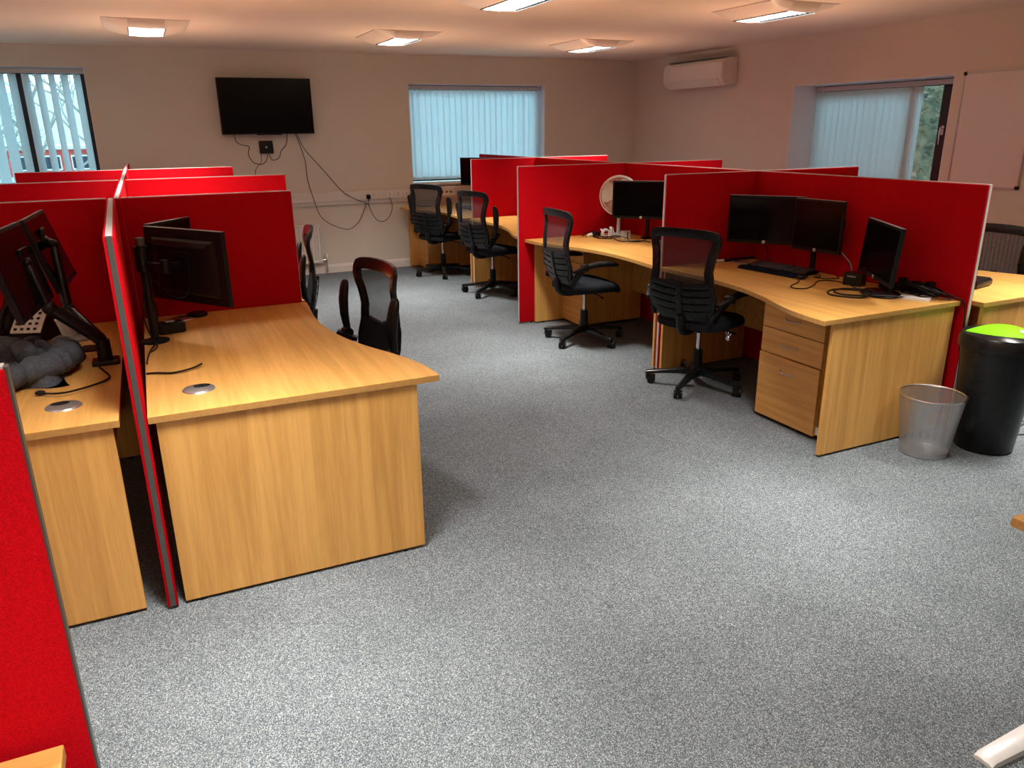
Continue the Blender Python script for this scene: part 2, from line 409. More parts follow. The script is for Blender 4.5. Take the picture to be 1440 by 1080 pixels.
# ------------------------------------------------------------------ ceiling lamps
def make_lamp():
    root = thing('ceiling_light', '', 'ceiling light', (0, 0, HC))
    W_, Ln, D = .315, .34, .070     # half width, half length, depth
    lw, ll = .13, .29              # louvre half sizes
    def prof(k):                   # boat section, k scales depth
        return [(-W_, 0), (-W_, -.008 * k), (-.27, -.030 * k), (-.20, -.050 * k), (-lw, -.062 * k), (-lw, 0)]
    m = MB()
    ys = [(-Ln, .15), (-Ln + .03, .75), (-ll, .97), (0, 1.0), (ll, .97), (Ln - .03, .75), (Ln, .15)]
    for sgn in (1, -1):
        m.rings([[(sgn * x, y, z) for x, z in prof(k)] for y, k in ys])
    for sgn in (1, -1):            # end pieces in front of and behind the louvre
        m.rings([[(-lw, sgn * y, 0), (-lw, sgn * y, -.062 * k), (0, sgn * y, -.068 * k), (lw, sgn * y, -.062 * k), (lw, sgn * y, 0)] for y, k in ((ll, .97), (Ln - .03, .75), (Ln, .15))])
    m.build('housing', MT['housing'], root, smooth=True)
    MB().box(-lw, lw, -ll, ll, -.004, -.001).build('back_plate', MT['louvre'], root)
    for i in range(5):
        x = -lw + (i + .5) * 2 * lw / 5 - lw / 5
        if i: MB().box(x - .0015, x + .0015, -ll, ll, -.058, -.026).build('louvre_blade', MT['louvre'], root)
    bl = MB().box(-lw, lw, -.001, .001, -.056, -.030).mesh('cross_blade', MT['louvre'])
    for i in range(11):
        o = bpy.data.objects.new('cross_blade', bl); COL.objects.link(o); o.parent = root; o.location = (0, -ll + (i + 1) * 2 * ll / 12, 0)
    m = MB(); m.box(-lw - .006, -lw, -ll, ll, -.066, -.002); m.box(lw, lw + .006, -ll, ll, -.066, -.002)
    m.build('louvre_rim', MT['dgrey'], root)
    ld = bpy.data.lights.new('louvre_light', 'AREA'); ld.shape = 'RECTANGLE'; ld.size = 2 * lw - .01; ld.size_y = 2 * ll - .01
    ld.energy = LAMP_W; ld.color = LAMP_C; ld.spread = R(95)
    lo = bpy.data.objects.new('lamp_tube', ld); COL.objects.link(lo); lo.parent = root; lo.location = (0, 0, -.008)
    gd = bpy.data.lights.new('ceiling_fill', 'SPOT'); gd.energy = FILL_W; gd.color = FILL_C; gd.shadow_soft_size = .10; gd.spot_size = R(160); gd.spot_blend = .6
    go = bpy.data.objects.new('ceiling_fill', gd); COL.objects.link(go); go.parent = root; go.location = (0, 0, -.75); go.rotation_euler = (PI, 0, 0)  # unseen fill hung in mid-air below the lamp, added to warm the ceiling
    return root
lamp0 = make_lamp()
lamps = [((.19, 7.35), 'louvred ceiling light above the television side of the red screens'), ((2.31, 7.42), 'louvred ceiling light between television and back window'),
         ((4.40, 7.50), 'louvred ceiling light nearest the air conditioner'), ((4.45, 4.90), 'louvred ceiling light in front of the whiteboard window'),
         ((2.37, 5.0), 'louvred ceiling light over the middle of the aisle')]
rest = [(.19, 5.15), (-1.9, 7.55), (-1.9, 5.15), (-1.9, 2.05), (.19, 2.05), (2.35, 2.15), (4.38, 2.15), (-1.9, .30), (.19, .30), (.19, -1.9)]
for i, (p, lb) in enumerate(lamps + [(p, 'louvred ceiling light over the near end of the room') for p in rest]):
    o = lamp0 if i == 0 else copy_tree(lamp0)
    o.location = (p[0], p[1], HC); o['label'] = lb; o['group'] = 'louvred ceiling lights'

# ------------------------------------------------------------------ dado trunking, sockets, radiators
m = MB(); m.box(XL, 6.0, YB - .045, YB - .0005, .835, .945); m.box(XL, 6.0, YB - .028, YB - .0005, .795, .835)
struct(m.build('trim_7', MT['trunk'], bevel=.004))
def socket(x, wd, label, gang):
    root = thing('wall_socket', label, 'socket', (x, YB - .0455, .888), 0, 'sockets on the dado trunking')
    MB().box(-wd / 2, wd / 2, -.009, 0, -.042, .042).build('faceplate', MT['white'], root, bevel=.003)
    for g in range(gang):
        cx = (g - (gang - 1) / 2) * .07
        m = MB(); m.box(cx - .004, cx + .004, -.0105, -.006, .004, .016); m.box(cx - .013, cx - .006, -.0105, -.006, -.014, -.008); m.box(cx + .006, cx + .013, -.0105, -.006, -.014, -.008)
        m.build('pin_holes', MT['dgrey'], root)
        MB().box(cx + .016, cx + .026, -.013, -.006, .012, .03).build('switch', MT['white'], root, bevel=.001)
socket(2.42, .146, 'white double socket feeding the television, left of the desk', 2)
socket(2.652, .086, 'white single socket with a loop of black lead', 1)
socket(2.757, .086, 'white single outlet plate without any plug', 1)
socket(2.895, .146, 'white double socket with a plug beside the back window chair', 2)
ob = thing('data_outlet', 'wide white data outlet box on the trunking behind the back window chair', 'outlet', (3.35, YB - .0455, .89))
MB().box(-.135, .135, -.03, 0, -.055, .065).build('cover', MT['white'], ob, bevel=.006)
for i in range(4): MB().box(-.10 + i * .055, -.078 + i * .055, -.032, -.028, -.015, .008).build('data_port', MT['dgrey'], ob)
def plug(x, z, label):
    root = thing('plug', label, 'plug', (x, YB - .06, z))
    m = MB(); m.box(-.024, .024, -.032, .0, -.028, .024); m.build('body', MT['blk'], root, bevel=.007)
    MB().cyl((0, -.018, -.026), (0, -.018, -.055), .007, .005, 10).build('cord_grip', MT['blk'], root, smooth=True)
plug(2.385, .872, 'black plug in the double socket below the television leads')
plug(2.925, .872, 'black plug in the socket behind the back window chair')
def radiator(label, loc, rz, L, H):
    root = thing('radiator', label, 'radiator', loc, rz)
    m = MB(); n = int(L / .034)
    poly = []
    for i in range(n):
        x0 = -L / 2 + i * L / n; s_ = L / n
        poly += [(x0, -.064), (x0 + s_ * .25, -.064), (x0 + s_ * .42, -.05), (x0 + s_ * .6, -.05), (x0 + s_ * .78, -.064)]
    poly += [(L / 2, -.064), (L / 2, -.03), (-L / 2, -.03)]
    m.prism(poly, .03, H - .03); m.build('panel', MT['white'], root)
    m = MB(); m.box(-L / 2, L / 2, -.066, -.028, 0, .03); m.box(-L / 2, L / 2, -.066, -.028, H - .03, H); m.build('header', MT['white'], root, bevel=.006)
    m = MB()
    m.box(-L / 2 - .003, L / 2 + .003, -.066, -.004, H - .012, H + .004); m.build('top_grille', MT['white'], root, bevel=.002)
    for x in (-L * .35, L * .35): MB().box(x - .02, x + .02, -.03, -.001, .06, H - .06).build('bracket', MT['white'], root)
    v = MB(); v.cyl((L / 2 + .0, -.05, .03), (L / 2 + .05, -.05, .03), .012); v.cyl((L / 2 + .045, -.05, -.12 + 0.001), (L / 2 + .045, -.05, .04), .008)
    v.build('pipe', MT['chrome'], root, smooth=True)
    MB().lathe([(.012, .03), (.02, .045), (.022, .09), (.016, .105)], 16, (L / 2 + .045, -.05, 0)).build('valve', MT['white'], root, smooth=True)
radiator('white panel radiator on the back wall below the trunking', (1.34, YB - .002, .135), 0, .90, .44)
radiator('white panel radiator on the right wall below the whiteboard', (XR - .002, 3.62, .22), -PI / 2, 1.3, .60)

# ------------------------------------------------------------------ television, box and leads
tv = thing('television', 'large black flat television hung on the back wall', 'television', (1.322, 9.17, 1.592))
MB().box(-.49, .49, -.03, .008, 0, .575).build('cabinet', MT['blk'], tv, bevel=.004)
MB().box(-.481, .481, -.0325, -.0295, .014, .566).build('screen', MT['scr'], tv)
MB().box(-.13, .14, -.02, .012, -.008, .004).build('sensor_bar', MT['blk2'], tv, bevel=.002)
MB().box(-.2, .2, .008, .079, .16, .42).build('wall_bracket', MT['dgrey'], tv)
bx_ = thing('media_box', 'small black media box on the wall under the television', 'box', (1.285, 9.249, 1.455))
MB().box(-.075, .075, -.03, 0, -.07, .07).build('case', MT['blk2'], bx_, bevel=.012, smooth=True)
MB().lathe([(.014, 0), (.014, .002)], 20).build('badge', MT['grey'], bx_).matrix_local = Matrix.Translation((0, -.0305, 0)) @ Matrix.Rotation(R(90), 4, 'X')
Yc = 9.190
def wallc(name, label, pts, r=.004): return cable(name, label, [(x, Yc, z) for x, z in pts], r, 'leads hanging from the television')
wallc('power_cable', 'black lead sagging low from the television to the socket', [(1.60, 1.60), (1.615, 1.57), (1.657, 1.44), (1.69, 1.285), (1.696, 1.097), (1.741, .888), (1.804, .683), (1.92, .578), (2.108, .508), (2.233, .568), (2.312, .697), (2.353, .79)])
wallc('video_cable', 'black lead running straight down from the television to the socket', [(1.62, 1.60), (1.635, 1.563), (1.695, 1.424), (1.825, 1.265), (1.942, 1.12), (2.092, .937), (2.221, .858), (2.345, .80), (2.375, .79)])
wallc('looped_cable', 'short black lead looping below two wall sockets', [(2.38, .80), (2.415, .691), (2.478, .595), (2.556, .574), (2.631, .629), (2.674, .745), (2.645, .855)])
wallc('box_cable', 'lead curling from the television left end into the black box', [(.957, 1.60), (.971, 1.521), (1.033, 1.482), (1.099, 1.466), (1.082, 1.384), (1.125, 1.30), (1.206, 1.275), (1.263, 1.312), (1.287, 1.38)])
wallc('box_cable', 'lead dropping from the television middle into the black box', [(1.522, 1.60), (1.497, 1.481), (1.436, 1.414), (1.405, 1.339), (1.333, 1.318), (1.30, 1.38)])
wallc('box_cable', 'thin lead trailing down the wall from the black box', [(1.218, 1.385), (1.208, 1.298), (1.147, 1.231), (1.13, 1.148), (1.125, .96)], .003)
cable('plug_lead', 'black lead dropping from a plug onto the last desk', [(2.925, YB - .08, .82), (2.94, YB - .10, .77), (2.99, YB - .13, .738), (3.12, YB - .18, .736)], .004)

# ------------------------------------------------------------------ air conditioner
ac = thing('air_conditioner', 'white wall mounted air conditioner near the ceiling corner', 'air conditioner', (XR - .0005, 7.79, 2.055))
sec = [(0, .0), (0, .285), (-.12, .285), (-.19, .262), (-.215, .21), (-.215, .08), (-.195, .03), (-.15, .0)]
MB().rings([[(x, y, z) for x, z in sec] for y in (-.545, .545)]).build('body', MT['cream'], ac, bevel=.008, smooth=True)
MB().box(-.2185, -.214, -.535, .40, .075, .235).build('front_panel', MT['cream'], ac, bevel=.002)
m = MB(); m.rings([[(-.222, y, .066), (-.219, y, .074), (-.165, y, -.004), (-.168, y, -.012)] for y in (-.48, .48)]); m.build('air_flap', MT['cream'], ac)
MB().box(-.17, -.02, -.5, .5, .285, .29).build('intake_grille', MT['grey'], ac)

# ------------------------------------------------------------------ whiteboard
wb = thing('whiteboard', 'portrait whiteboard with thin metal frame on the right wall', 'whiteboard', (XR - .001, 4.19, 1.125))
MB().box(-.014, 0, -.29, .29, .01, .87).build('panel', MT['board'], wb)
for (a, b, c, d) in ((-.30, -.288, 0, .88), (.288, .30, 0, .88), (-.288, .288, 0, .012), (-.288, .288, .868, .88)):
    MB().box(-.02, 0, a, b, c, d).build('frame_edge', MT['silver'], wb, bevel=.002)
for y in (-.29, .29):
    for z in (.01, .87): MB().box(-.023, -.001, y - .014, y + .014, z - .014, z + .014).build('corner_cap', MT['blk'], wb, bevel=.003)

# ------------------------------------------------------------------ red fabric screens
HS = 1.326
def screen(label, p0, p1, group='red desk screens', th=.036, z0=.012, dark_near=False, ends=(1, 1)):
    p0 = Vector((*p0, 0)); p1 = Vector((*p1, 0)); L = (p1 - p0).length; a = math.atan2(p1.y - p0.y, p1.x - p0.x)
    root = thing('screen_panel', label, 'screen', (p0.x, p0.y, 0), a, group)
    h_ = th / 2
    MB().box(0, L, -h_, h_, z0, HS - .004).build('fabric_panel', MT['red'], root, bevel=.004, smooth=True)
    MB().box(.002, L - .002, -.010, .010, HS - .006, HS).build('top_trim', MT['trim'], root, bevel=.0015)
    if ends[0]: MB().box(-.003, .002, -.009, .009, z0, HS - .002).build('end_trim', MT['trimd'] if dark_near else MT['trim'], root, bevel=.001)
    if ends[1]: MB().box(L - .002, L + .003, -.009, .009, z0, HS - .002).build('end_trim', MT['trimd'] if dark_near else MT['trim'], root, bevel=.001)
    for x in (.12, L - .12): MB().cyl((x, 0, 0), (x, 0, z0 + .002), .012, .012, 10).build('glide', MT['blk'], root)
    return root
g = .0195
XLs, XRs = -.133, 3.845
LY = [2.655, 4.255, 5.91, 7.57, 9.20]
RY = [2.60, 4.245, 5.905, 7.64, 9.20]
screen('red screen standing edge on between the two nearest left desks', (-.122, LY[0]), (-.158, LY[1] - g), dark_near=True, ends=(1, 0))
screen('red spine screen between second and first crossing screens of the television bank', (XLs, LY[1] - .018), (XLs, LY[2] + .017), ends=(0, 0))
screen('red spine screen behind the second crossing screen of the television bank', (XLs, LY[2] + .022), (XLs, LY[3] + .017), ends=(0, 0))
screen('red spine screen meeting the wall under the television', (XLs, LY[3] + .022), (XLs, LY[4]), ends=(0, 0))
screen('red screen behind the paired monitors on the empty wave desk', (XLs + g, LY[1]), (.69, LY[1]), ends=(0, 1))
screen('red screen behind the phone and the jacket', (-1.05, LY[1]), (XLs - g - .026, LY[1]), ends=(1, 0))
screen('longer red crossing screen, second from the empty wave desk', (XLs + g, LY[2]), (.93, LY[2]), ends=(0, 1))
screen('red crossing screen one row behind the phone desk', (-1.18, LY[2]), (XLs - g, LY[2]), ends=(1, 0))
screen('red crossing screen closest to the television', (XLs + g, LY[3]), (.74, LY[3]), ends=(0, 1))
screen('red crossing screen closest to the left back window', (-.945, LY[3]), (XLs - g, LY[3]), ends=(1, 0))
screen('wide red spine screen behind the tilted monitor and cable pile', (XRs, RY[0] - .02), (XRs, RY[1] + .017), ends=(1, 0))
screen('red spine screen behind the desk fan monitor', (XRs, RY[1] + .022), (XRs, RY[2] + .017), ends=(0, 0))
screen('red spine screen along the third desk of the window bank', (XRs, RY[2] + .022), (XRs, RY[3] + .017), ends=(0, 0))
screen('red spine screen running up to the back window', (XRs, RY[3] + .022), (XRs, RY[4]), ends=(0, 0))
screen('red crossing screen behind the keyboard and wide monitor', (3.072, RY[1]), (XRs - g, RY[1]), ends=(1, 0))
screen('red crossing screen pointing at the whiteboard window', (XRs + g, RY[1]), (4.775, RY[1]), ends=(0, 1))
screen('bright red crossing screen behind the white fan', (2.795, RY[2]), (XRs - g, RY[2]), ends=(1, 0))
screen('red crossing screen pointing at the air conditioner', (XRs + g, RY[2]), (4.89, RY[2]), ends=(0, 1))
screen('bright red crossing screen beside the monitor at the back window', (3.085, RY[3]), (XRs - g, RY[3]), ends=(1, 0))
screen('red crossing screen in the back corner under the air conditioner', (XRs + g, RY[3]), (4.72, RY[3]), ends=(0, 1))
screen('tall red screen closest to the doorway, a desk corner against it', (-1.9, 1.19), (-.206, 1.19), dark_near=True)

# ------------------------------------------------------------------ wave desks
ZT, TT = .73, .025
WAVE = [(0, 1.0), (.06, .995), (.14, .975), (.24, .925), (.34, .862), (.44, .815), (.54, .785), (.64, .770), (.76, .770), (.88, .785), (1.0, .80)]
def desk(label, xb, sgn, ya, yb, wide=1.02, group=None, grom=True, ped_ends=(.91, .72)):
    """back edge at xb, depth towards sgn, wide end at ya"""
    root = thing('wave_desk', label, 'desk', (xb, ya, 0), 0, group)
    L = yb - ya; s_ = abs(L) / L
    k = wide / 1.0
    front = smooth_pts([(d * wide * sgn, t * L, 0) for t, d in WAVE], 3)
    poly = [(0, 0)] + [(p.x, p.y) for p in front] + [(0, L)]
    dm = MB().prism(poly, ZT - TT, ZT); dm.mi[2:] = [1] * (len(dm.mi) - 2)
    dm.build('desktop', [MT['wy'], MT['edge']], root, bevel=.0015)
    a, b = sorted((0.012 * s_, .034 * s_)); d1 = ped_ends[0] * wide / 1.02
    for (q0, q1, dd) in ((a, b, d1), (L - b if s_ > 0 else L - a, L - a if s_ > 0 else L - b, ped_ends[1])):
        x0, x1 = sorted((.022 * sgn, (.022 + dd) * sgn))
        MB().box(x0, x1, min(q0, q1), max(q0, q1), .012, ZT - TT - .0005).build('end_panel', MT['wz'], root, bevel=.0015)
        for fx in (.08, dd - .06): MB().cyl((fx * sgn, (q0 + q1) / 2, 0), (fx * sgn, (q0 + q1) / 2, .0125), .011, .011, 10).build('foot', MT['blk'], root)
    x0, x1 = sorted((.10 * sgn, .118 * sgn)); y0, y1 = sorted((.025 * s_, L - .025 * s_))
    MB().box(x0, x1, y0, y1, .28, ZT - TT - .0005).build('modesty_panel', MT['wx'], root)
    if grom:
        for t in (.15, .93):
            gx, gy = .175 * sgn, L * t
            gm = MB().lathe([(.0, -.004), (.055, -.004), (.058, 0), (.054, .0045), (.045, .006), (.0, .006)], 28, (gx, gy, ZT), cap=False).build('grommet', MT['silver'], root, smooth=True)
            MB().prism([(gx + .03 * math.cos(q) - .012 * sgn * -1, gy + .02 * math.sin(q) + .022) for q in [i * 2 * PI / 16 for i in range(16)]], ZT + .0045, ZT + .0068).build('grommet_opening', MT['blk'], gm)
    return root
desk('beech wave desk with bare top, microphone boom lying on it', -.102, 1, 2.655, 4.232)
desk('beech wave desk behind the paired monitor screen', -.102, 1, 5.888, 4.278, grom=False)
desk('beech desk under the slate jacket and the desk phone', -.187, -1, 2.672, 4.232)
desk('beech wave desk with keyboard, mouse and three monitors', 3.812, -1, 2.608, 4.222, .965)
desk('beech desk beyond the spine screen with a black box on it', 3.872, 1, 2.52, 4.222)
desk('beech wave desk carrying the white fan and one monitor', 3.812, -1, 5.882, 4.268, .965, grom=False)
desk('beech wave desk with empty top between two crossing screens', 3.812, -1, 5.928, 7.616, .955, grom=False)
desk('beech wave desk touching the back wall under the window', 3.812, -1, 9.198, 7.664, 1.04, grom=False)
# corner of a desk against the nearest red screen
dk = thing('desk', 'beech desk corner pushed against the nearest red screen', 'desk', (-.70, .9, 0))
MB().box(-.95, .464, -1.25, .252, ZT - TT, ZT).build('desktop', MT['wx'], dk, bevel=.003)
for x in (-.93, .42): MB().box(x, x + .022, -1.2, .22, .0, ZT - TT - .0005).build('end_panel', MT['wz'], dk)
MB().box(-.905, .419, .12, .138, .28, ZT - TT - .0005).build('modesty_panel', MT['wx'], dk)
# desk with a metal cantilever leg at the right
dk = thing('desk', 'beech table with pale metal cantilever foot', 'desk', (1.757, .982, 0))
MB().box(0, 1.5, -1.4, 0, ZT - TT, ZT).build('tabletop', MT['wx'], dk, bevel=.003)
MB().box(.02, 1.48, -.075, -.03, ZT - TT - .045, ZT - TT - .0005).build('frame_rail', MT['dgrey'], dk, bevel=.003)
MB().box(.02, .065, -1.3, -.075, ZT - TT - .045, ZT - TT - .0005).build('frame_rail', MT['dgrey'], dk, bevel=.003)
for y in (-.035, -1.32):
    f = MB(); f.rings([[(x, y + sy * (.032 if x > .06 else .026), z) for sy, z in ((-1, 0), (-1, h_ * .7), (-.6, h_), (.6, h_), (1, h_ * .7), (1, 0))] for x, h_ in ((.045, .012), (.06, .024), (.30, .034), (.65, .04), (.78, .026), (.795, .012))])
    f.build('foot', MT['alu'], dk, smooth=True)
    MB().box(.53, .62, y - .022, y + .022, .03, ZT - TT - .0005).build('leg', MT['alu'], dk, bevel=.006)

# ------------------------------------------------------------------ drawer pedestals
def pedestal(label, x0, y0, y1, sgn, depth=.58, H=.655, group=None):
    """drawer fronts at x0 facing -sgn*x"""
    root = thing('drawer_pedestal', label, 'drawer unit', (x0, (y0 + y1) / 2, 0), 0, group)
    wd = (y1 - y0) / 2
    a, b = sorted((.02 * sgn, depth * sgn))
    MB().box(a, b, -wd, wd, .03, H).build('body', MT['wz'], root, bevel=.002)
    MB().box(a + .02, b - .02, -wd + .02, wd - .02, 0.005, .03).build('plinth', MT['blk'], root)
    for (q0, q1, off) in ((.545, H - .004, 0), (.40, .540, 0), (.022, .394, -.006)):
        a, b = sorted(((off - .0) * sgn, (.019) * sgn))
        d = MB().box(a, b, -wd + .001, wd - .001, q0, q1).build('drawer', MT['wy'], root, bevel=.0015)
        hz = (q0 + q1) / 2 if q1 - q0 < .2 else q1 - .075
        xo = off * sgn
        MB().tube(smooth_pts([(xo - .0 * sgn, -.055, hz), (xo - .014 * sgn, -.045, hz - .002), (xo - .022 * sgn, 0, hz - .006), (xo - .014 * sgn, .045, hz - .002), (xo - .0 * sgn, .055, hz)], 4), .004, 8).build('handle', MT['silver'], d, smooth=True)
    return root
pedestal('beech pedestal with three drawers under the keyboard desk', 3.078, 2.805, 3.255, 1, H=.695)
pd = bpy.data.objects['drawer_pedestal']
MB().box(.01, .03, -.245, -.2255, .03, .075).build('corner_block', MT['paper'], pd, bevel=.002)
pedestal('beech pedestal under the fan desk, beside the bright red screen', 3.20, 5.50, 5.87, 1, group='far pedestals')
pedestal('beech pedestal under the desk at the back window', 2.97, 8.80, 9.17, 1, group='far pedestals')
# keys hanging from a lock under the keyboard desk
ky = thing('keys', 'small bunch of silver keys hanging under the keyboard desk', 'keys', (3.04, 3.50, .42))
MB().tube([(0, .012 * math.cos(q), -.012 + .012 * math.sin(q)) for q in [i * 2 * PI / 12 for i in range(12)]], .0012, 6, closed=True).build('key_ring', MT['chrome'], ky)
for a in (-20, 5, 28):
    m = MB(); m.lathe([(.0105, -.001), (.0105, .001)], 14); m.box(-.003, .003, -.042, -.009, -.0009, .0009); m.box(.002, .006, -.04, -.036, -.0009, .0009)
    k = m.build('key', MT['chrome'], ky); k.matrix_local = Matrix.Translation((0, 0, -.024)) @ Matrix.Rotation(R(a), 4, 'X') @ Matrix.Rotation(R(-90), 4, 'X') @ Matrix.Translation((0, -.012, 0)) @ Matrix.Rotation(R(80), 4, 'Y')

# ------------------------------------------------------------------ office chairs (forward = +y)
def make_chair(arms_up):
    root = thing('office_chair', '', 'chair', (0, 0, 0), 0, 'black mesh office chairs')
    # five-star base
    leg = MB(); r0, r1 = .035, .285
    leg.rings([[(x, y * wd, z) for y, z in ((-1, zb), (-1, zt - .006), (-.5, zt), (.5, zt), (1, zt - .006), (1, zb))] for x, wd, zb, zt in ((.02, .026, .085, .128), (.10, .024, .085, .120), (.20, .019, .078, .105), (.31, .016, .068, .090), (.33, .014, .068, .084))])
    leg_me = leg.mesh('base_leg', MT['blk2'], smooth=True)
    cas = MB()
    for s in (-1, 1): cas.cyl((-.02, s * .004, .028), (-.02, s * .026, .028), .028, .026, 18)
    cas.box(-.048, .012, -.016, .016, .03, .058); cas.cyl((0, 0, .05), (0, 0, .075), .010, .010, 10)
    cas_me = cas.mesh('castor', MT['blk'], smooth=True)
    for i in range(5):
        a = R(90 + 72 * i + 36)
        o = bpy.data.objects.new('base_leg', leg_me); COL.objects.link(o); o.parent = root; o.rotation_euler = (0, 0, a)
        c = bpy.data.objects.new('castor', cas_me); COL.objects.link(c); c.parent = o; c.location = (.315, 0, 0); c.rotation_euler = (0, 0, R(random.uniform(-70, 70)))
    MB().lathe([(.0, .07), (.034, .07), (.045, .085), (.045, .125), (.032, .135), (.030, .25), (.0, .25)], 20, cap=False).build('column_sleeve', MT['blk'], root, smooth=True)
    MB().cyl((0, 0, .24), (0, 0, .40), .014, .014, 14).build('gas_lift', MT['chrome'], root, smooth=True)
    m = MB(); m.box(-.07, .07, -.11, .10, .385, .42); m.build('tilt_mechanism', MT['blk'], root, bevel=.01)
    MB().tube([(.06, .02, .40), (.16, .03, .395), (.24, .03, .385)], [.005, .005, .007], 8).build('lever', MT['blk'], root, smooth=True)
    # seat cushion: rounded outline with a waterfall front
    m = MB(); N = 32; rs = []
    def ring(sx, z, drop):
        out = []
        for k in range(N):
            t = 2 * PI * k / N; c, s = math.cos(t), math.sin(t)
            x = .245 * sx * math.copysign(abs(c) ** .55, c); y = .235 * sx * math.copysign(abs(s) ** .6, s)
            out.append((x, y + .01, z - (drop * max(0, (y - .08) / .155) ** 2 * .045)))
        return out
    for sx, z, dr in ((.55, .418, 1), (.90, .420, 1), (.985, .430, 1), (1.0, .448, 1), (.985, .468, 1), (.93, .484, 1), (.80, .492, .8), (.45, .490, .5), (.12, .488, .2)): rs.append(ring(sx, z, dr))
    m.rings(rs); m.build('seat', MT['cloth'], root, smooth=True)
    # back frame: closed loop following an hour-glass outline, curved in depth
    def hw(z):
        P = [(.50, .165), (.56, .215), (.64, .232), (.72, .218), (.80, .205), (.88, .214), (.96, .236), (1.00, .238), (1.03, .222), (1.05, .17)]
        for (a, b), (c, d) in zip(P, P[1:]):
            if a <= z <= c: t = (z - a) / (c - a); t = t * t * (3 - 2 * t) * .5 + t * .5; return b + (d - b) * t
        return P[-1][1]
    def dep(z, x=0):           # y of the back at height z (negative = behind)
        t = (z - .50) / .55
        base = -.225 + .045 * math.sin(PI * min(1, t * 1.25)) * -1 - .085 * max(0, t - .30) ** 1.2
        return base + .55 * x * x * (1.0 if z > .75 else .8)
    zs = [.50, .53, .56, .60, .64, .68, .72, .76, .80, .84, .88, .92, .96, .99, 1.01, 1.03, 1.042]
    right = [(hw(z), z) for z in zs]; left = [(-x, z) for x, z in reversed(right)]
    top = [(x, 1.05 - .010 * (abs(x) / .19) ** 4) for x in (.17, .12, .06, 0, -.06, -.12, -.17)]
    bot = [(x, .492) for x in (-.14, -.07, 0, .07, .14)]
    loop = right + top + left + bot
    def P3(x, z, off=0): return Vector((x, dep(z, x) + off, z))
    rs = []; n = len(loop)
    for i in range(n):
        x, z = loop[i]; xa, za = loop[i - 1]; xb, zb = loop[(i + 1) % n]
        tx, tz = xb - xa, zb - za; ln = math.hypot(tx, tz); nx, nz = -tz / ln, tx / ln      # inward normal in the xz plane
        wd = .050 if z > .70 else .040
        if z > 1.0: wd = .056
        ix, iz = x + nx * wd, z + nz * wd
        rs.append([P3(x, z, -.010), P3(x, z, .010), P3(ix, iz, .013), P3(ix, iz, -.007)])
    MB().rings(rs, closed=True).build('back_frame', MT['blk2'], root, bevel=.002, smooth=True)
    # mesh panel
    m = MB(); vv = []; ff = []; zz = [.70 + .335 * i / 10 for i in range(11)]
    for z in zz:
        wx = max(.05, hw(min(z, 1.03)) - .028)
        for j in range(9): x = wx * (j / 4 - 1); vv.append(P3(x, z, .004))
    for i in range(10):
        for j in range(8): a = i * 9 + j; ff.append((a, a + 1, a + 10, a + 9))
    m.add(vv, ff); m.build('mesh_panel', MT['mesh'], root, smooth=True)
    # slotted lumbar shell
    for (z0, z1) in ((.505, .563), (.571, .610), (.618, .656), (.664, .700), (.708, .740)):
        m = MB(); rs = []
        for j in range(13):
            x0 = hw((z0 + z1) / 2) - .02; x = x0 * (j / 6 - 1); sag = -.018 * (1 - (x / x0) ** 2)
            rs.append([P3(x, z0 + sag, -.014), P3(x, z0 + sag, .006), P3(x, z1 + sag, .006), P3(x, z1 + sag, -.014)])
        m.rings(rs); m.build('lumbar_slat', MT['blk2'], root, bevel=.002, smooth=True)
    m = MB(); rs = []
    for z in (.50, .56, .62, .68, .735):
        xw = hw(z) - .03; rs.append([P3(xw * q, z - .012 * (1 - q * q), .012) for q in (-1, -.5, 0, .5, 1)] + [P3(xw * q, z - .012 * (1 - q * q), .015) for q in (1, .5, 0, -.5, -1)])
    m.rings(rs); m.build('lumbar_pad', MT['cloth'], root, smooth=True)
    m = MB(); rs = []
    for z in (.50, .56, .62, .68, .735): rs.append([P3(-.018, z, -.022), P3(.018, z, -.022), P3(.018, z, 0), P3(-.018, z, 0)])
    m.rings(rs); m.build('spine', MT['blk2'], root, bevel=.003, smooth=True)
    m = MB(); m.tube(smooth_pts([(0, -.02, .405), (0, -.15, .40), (0, -.225, .43), (0, -.245, .52)], 4), [.028] * 13, 10); m.build('back_bracket', MT['blk'], root, smooth=True)
    # folding arms on side brackets
    for s in (-1, 1):
        m = MB(); m.bar((s * .235, -.225, .60), (s * .285, -.135, .645), .05, .02, (0, 0, 1)); m.bar((s * .205, -.22, .50), (s * .268, -.16, .63), .045, .022, (s, 0, 0))
        yp = -.185 if arms_up else -.145; m.cyl((s * .245, yp, .638), (s * .30, yp, .638), .026, .026, 18)
        m.build('arm_bracket', MT['blk'], root, bevel=.003, smooth=True)
        m = MB()
        if arms_up: d = Vector((s * .06, -.04, .98)).normalized(); nrm = Vector((0, 1, .04)).normalized()
        else: d = Vector((s * .02, .985, .02)).normalized(); nrm = Vector((0, -.1, 1)).normalized()
        base = Vector((s * .28, -.195 if arms_up else -.155, .635)); sd = d.cross(nrm).normalized(); rs = []
        for t, wd, th in ((-.01, .018, .016), (.04, .022, .018), (.10, .030, .020), (.18, .036, .021), (.24, .036, .019), (.27, .028, .015), (.282, .014, .008)):
            c = base + d * t + nrm * (.018 * math.sin(PI * t / .28) if t > 0 else 0)
            rs.append([c + sd * wd * math.copysign(abs(math.cos(q)) ** .7, math.cos(q)) + nrm * th * math.sin(q) for q in [i * 2 * PI / 14 for i in range(14)]])
        m.rings(rs); m.build('armrest', MT['blk'], root, smooth=True)
    return root
ch_dn = make_chair(False); ch_up = make_chair(True)
seen = {}; turned = []
